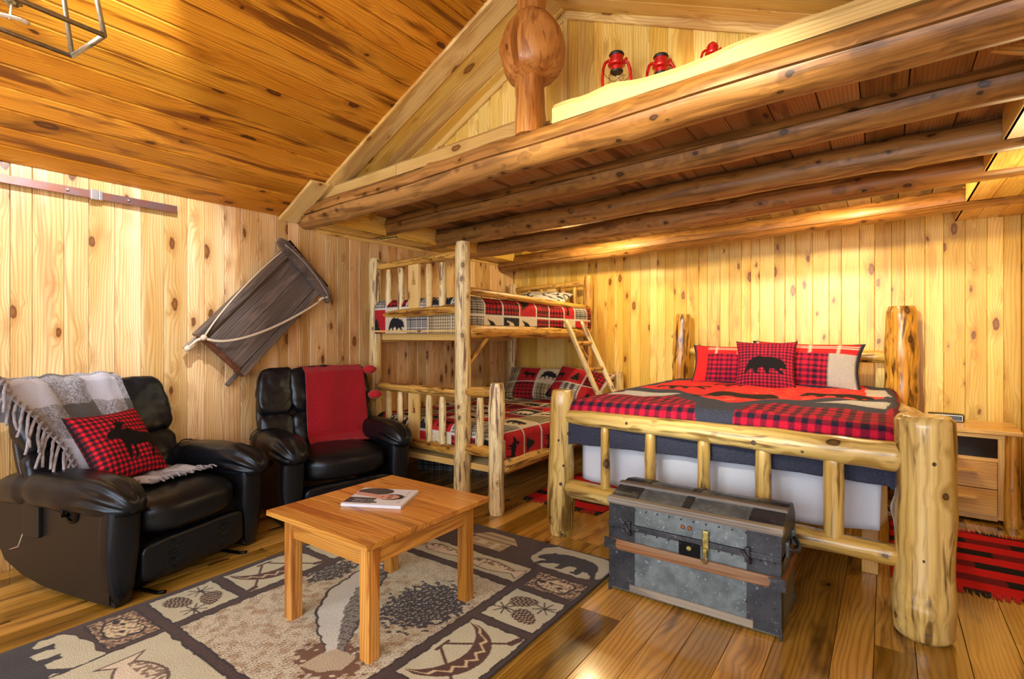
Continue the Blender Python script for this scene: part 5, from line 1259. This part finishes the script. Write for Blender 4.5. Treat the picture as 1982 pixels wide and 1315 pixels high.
# ================================================================== LANTERNS
M_['red'] = plain('red_enamel', '#c01410', .28, .1, h2='#a80c0e', ns=25, coat=.4); M_['soot'] = plain('sooty_metal', '#2e2c2c', .5, .6)
gl = bpy.data.materials.new('clear_glass'); gl.use_nodes = True; q = gl.node_tree.nodes['Principled BSDF']; q.inputs['Transmission Weight'].default_value = 1.0; q.inputs['Roughness'].default_value = .02; q.inputs['IOR'].default_value = 1.3; q.inputs['Base Color'].default_value = (1, 1, 1, 1)
def lantern(loc, s, rot, label, top=True):
    t = thing('hurricane_lantern', label, 'lantern', loc, rot, 'red hurricane lanterns on the loft ledge'); M = WM[t.name] @ Matrix.Scale(s, 4)
    lathe('tank', [(0, 0), (.075, 0), (.08, .008), (.08, .04), (.07, .055), (.03, .062), (.03, .075), (0, .075)], M_['red'], t, M)
    lathe('burner', [(.028, .075), (.036, .08), (.036, .098), (.02, .10), (0, .10)], M_['soot'], t, M)
    lathe('globe', [(.032, .10), (.048, .125), (.054, .155), (.050, .19), (.036, .225), (.033, .225), (.046, .19), (.050, .155), (.045, .127), (.029, .101)], gl, t, M)
    lathe('collar', [(.0, .222), (.042, .222), (.044, .235), (.0, .24)], M_['soot'], t, M)
    lathe('chimney', [(.038, .236), (.040, .262), (.058, .272), (.060, .282), (.044, .290), (.046, .335), (.0, .335)], M_['red'], t, M)
    lathe('cap', [(.0, .332), (.048, .334), (.052, .345), (.046, .356), (.0, .362)] if top else [(.0, .33), (.046, .334), (.038, .352), (.02, .362), (.016, .370), (.0, .372)], M_['soot' if top else 'red'], t, M)
    for q_ in (-1, 1):
        pts = [(q_ * .066, 0, .045), (q_ * .094, 0, .10), (q_ * .098, 0, .18), (q_ * .090, 0, .255), (q_ * .078, 0, .29), (q_ * .058, 0, .305), (q_ * .040, 0, .302)]
        P = [M @ Vector(p) for p in pts]; tube('side_tube', sum([bez(P[i], P[i] * .67 + P[i + 1] * .33, P[i] * .33 + P[i + 1] * .67, P[i + 1], 3)[:-1] for i in range(6)], []) + [P[-1]], .0105 * s, M_['red'], t, seg=10)
    for a in (.4, -.4):
        pts = [M @ Vector((math.cos(k / 16 * 6.283) * .056, math.sin(k / 16 * 6.283) * .056, .16 + math.cos(k / 16 * 6.283) * .045 * (1 if a > 0 else -1))) for k in range(16)]
        tube('guard_wire', pts, .0016 * s, M_['soot'], t, seg=5, cyc=True)
    tube('bail_handle', [M @ Vector((.098 * math.cos(k / 14 * math.pi), -.012 - .05 * math.sin(k / 14 * math.pi), .25 - .12 * math.sin(k / 14 * math.pi))) for k in range(15)], .0018 * s, M_['soot'], t, seg=5)
    lathe('ring_finial', [(0, 0), (.012, .0), (.012, .01), (0, .012)], M_['red'], t, M @ Matrix.Translation((.062, 0, .315)) @ Matrix.Rotation(R(90), 4, 'X'), seg=12)
lantern((-1.075, 2.385, 2.335), .72, R(35), 'tallest red lantern with clear globe, leftmost on the ledge')
lantern((-.905, 2.53, 2.335), .72, R(30), 'middle red lantern with black cap on the ledge')
lantern((-.640, 2.46, 2.33), .56, R(36), 'rightmost red lantern with rounded red cap, mostly behind the ledge', False)
shf = plank('shelf_board', (XL + .3, 2.60, 2.30), (.6, 2.30, 2.334), .30, .02, (0, 0, 1), M_['pine_trim']); tag(shf, 'pine shelf board behind the front log where the lanterns stand', 'shelf')

# ================================================================== SLED ON THE WALL
sd = thing('wooden_sled', 'weathered dark wooden sled with rope hung slanting on the pine wall', 'sled', (XL + .05, 2.0, 1.4))
# local x along the sled (towards the curved bar), y across, z off the wall
ax = Vector((0, .66, .68)).normalized(); ay = Vector((0, -.68, .66)).normalized(); az = Vector((1, 0, 0))
MS = Matrix((ax, ay, az)).transposed().to_4x4(); MS.translation = Vector((XL + .03, 1.69, 1.085)); SW = M_['sled']
Mx = MS @ Matrix.Rotation(R(90), 4, 'Y') @ Matrix.Rotation(R(90), 4, 'Z')   # frame with local z along the sled
def sb(name, lo, hi, bev=.004): return box(name, lo, hi, SW, sd, MS, grain='x', bev=bev)
for i in range(2): sb('deck_board', (.0, -.155 + i * .156, .055), (.86, -.001 + i * .156, .075), .003)
sb('side_runner', (-.02, -.205, .0), (.84, -.158, .10)); sb('side_runner', (-.02, .158, .0), (.86, .205, .10))
box('end_bar', (-.03, -.20, .06), (.0, .20, .098), plain('rusty_edge', '#6e3c20', .7, h2='#4a2818', ns=20), sd, MS, bev=.003)
# curved crossbar and slotted plate at the upper end
out = [(.80, -.29), (.84, -.295), (.875, -.25), (.885, -.12), (.89, 0), (.885, .12), (.875, .25), (.85, .30), (.81, .29), (.80, .2), (.815, 0), (.80, -.2)]
prism('crossbar', out, .035, SW, sd, MS, z0=.095)
box('slotted_plate', (.885, -.22, .05), (.925, .23, .075), M_['black_metal'], sd, MS, bev=.004)
for y in (-.17, -.05, .08, .18): lathe('bolt', [(0, 0), (.008, 0), (.006, .006), (0, .007)], M_['steel'], sd, MS @ Matrix.Translation((.907, y, .075)), seg=10)
tube('groove_rope', [MS @ Vector((.835 + .03 * (1 - (y / .25) ** 2), y, .134)) for y in np.linspace(-.25, .25, 14)], .006, plain('grey_cord', '#8a8078', .9, bump=.5), sd, seg=6)
box('runner_tip', (-.13, .165, .03), (.0, .195, .06), M_['steel'], sd, MS, bev=.006); box('runner_tip', (-.12, -.20, .0), (.0, -.175, .03), SW, sd, MS, bev=.005)
p0 = MS @ Vector((-.02, .175, .12)); p3 = MS @ Vector((.76, -.235, .11)); pA = p0 + Vector((.02, .16, -.10)); pB = p3 + Vector((.02, -.22, -.14))
tube('pull_rope', bez(p0, pA, pB, p3, 30), .009, M_['rope'], sd, seg=8)
tube('pull_rope', bez(p3, p3 + Vector((0, 0, .03)), MS @ Vector((.80, -.24, .12)), MS @ Vector((.83, -.25, .13)), 6), .009, M_['rope'], sd, seg=8)
tube('pull_rope', [MS @ Vector((-.12, .18, .07)), MS @ Vector((-.05, .18, .08)), p0], .010, M_['rope'], sd, seg=8)
tube('pull_rope', bez(p0, MS @ Vector((.2, .225, .1)), MS @ Vector((.6, .225, .05)), MS @ Vector((.82, .215, .09)), 12), .006, M_['rope'], sd, seg=6)
for p in (p0, MS @ Vector((-.12, .18, .07))):
    bm = bmesh.new(); bmesh.ops.create_icosphere(bm, subdivisions=2, radius=.020)
    for v_ in bm.verts: v_.co *= 1 + .2 * noise.noise(v_.co * 90)
    bmobj('knot', bm, M_['rope'], sd, Matrix.Translation(p), smooth=True)

# ================================================================== BARN DOOR RAIL
br = thing('sliding_door_rail', 'flat brown steel sliding door rail bolted along the top of the left wall', 'rail', (XL + .05, .5, 2.0))
box('bar', (XL + .038, -.9, 1.975), (XL + .046, 1.44, 2.018), M_['rail'], br, bev=.001, grain='y')
for y in (-.5, -.1, .36, .90 , 1.18):
    lathe('bolt', [(0, 0), (.008, 0), (.008, .003), (.006, .008), (0, .009)], M_['steel'], br, Matrix.Translation((XL + .046, y, 1.997)) @ Matrix.Rotation(R(90), 4, 'Y'), seg=12)
    lathe('spacer', [(0, 0), (.011, 0), (.011, .04), (0, .04)], M_['rail'], br, Matrix.Translation((XL, y, 1.997)) @ Matrix.Rotation(R(90), 4, 'Y'), seg=12)
box('end_stop', (XL + .034, 1.0, 1.968), (XL + .056, 1.035, 2.024), M_['steel'], br, bev=.002); box('end_stop', (XL + .034, 1.037, 1.97), (XL + .054, 1.055, 2.02), M_['steel'], br, bev=.002)

# ================================================================== CHANDELIER
ch = thing('chandelier', 'open metal cage chandelier with pine cone branch in the top left corner', 'chandelier', (-1.64, .1, 2.25))
CG = M_['cage']; zb = 1.91
A = (-1.675, .426, zb); B = (-1.498, .441, zb); Cc = (-1.44, -.30, zb); D = (-1.61, -.31, zb)
zt_ = 2.28; k_ = .055
top = [(A[0] + .035, A[1] - k_, zt_), (B[0] - .035, B[1] - k_, zt_), (Cc[0] - .035, Cc[1] + k_, zt_), (D[0] + .035, D[1] + k_, zt_)]
bot = [A, B, Cc, D]
for i in range(4):
    tube('cage_bar', [bot[i], bot[(i + 1) % 4]], .0058, CG, ch, seg=8); tube('cage_bar', [top[i], top[(i + 1) % 4]], .0058, CG, ch, seg=8); tube('cage_bar', [bot[i], top[i]], .0058, CG, ch, seg=8)
mx = (A[0] + B[0]) / 2 + .01
for y in (.25, -.1, -.45):
    tube('socket_arm', [(mx + .01, y, zt_), (mx + .01, y, zt_ - .03)], .010, CG, ch, seg=8)
    lathe('bulb', [(0, -.005), (.010, -.005), (.012, -.02), (.016, -.035), (.014, -.05), (0, -.06)], mlamp, ch, Matrix.Translation((mx + .01, y, zt_ - .03)), seg=14)
tube('socket_arm', [(mx, top[0][1], zt_), (mx + .02, top[3][1], zt_)], .006, CG, ch, seg=8)
for y in (.2, -.4): tube('hanging_rod', [(mx + .01, y, zt_), (mx + .01, y, roof(mx) - .01)], .005, CG, ch, seg=8)
box('ceiling_plate', (mx - .05, -.25, roof(mx - .05) - .03), (mx + .07, .05, roof(mx - .05) - .002), CG, ch, bev=.003)
bark = plain('white_branch', '#d8d0c0', .6, bump=.5, bs=120)
tube('branch', bez((-1.66, -.1, 1.912), (-1.64, .27, 1.905), (-1.630, .30, 1.945), (-1.643, .338, 1.938), 14), .0055, bark, ch, seg=8, r1=.0045)
tube('twig', [(-1.637, .303, 1.930), (-1.643, .306, 1.950), (-1.650, .309, 1.970)], .0025, bark, ch, seg=6)
pc = thing('pine_cone', 'small pine cone on the white branch inside the cage chandelier', 'pine cone', (-1.652, .309, 1.968))
cone = plain('pine_cone_scales', '#9a8a58', .6, h2='#5c4c34', ns=60)
lathe('core', [(0, 0), (.012, .006), (.016, .025), (.010, .05), (0, .058)], cone, pc, Matrix.Translation((-1.652, .309, 1.968)), seg=12)
sc_me = None
for k in range(60):
    a = k * 2.39996; hgt = .004 + .05 * k / 60; rr = .021 * math.sin(math.pi * (.18 + .72 * k / 60))
    Ms = Matrix.Translation((-1.652, .309, 1.968 + hgt)) @ Matrix.Rotation(a, 4, 'Z') @ Matrix.Translation((rr, 0, 0)) @ Matrix.Rotation(R(-20), 4, 'Y')
    if sc_me is None:
        o = prism('scale', [(-.008, -.004), (.002, -.006), (.008, 0), (.002, .006), (-.008, .004)], .0022, cone, pc, Ms); sc_me = o.data
    else: mobj('scale', sc_me, None, pc, Ms)
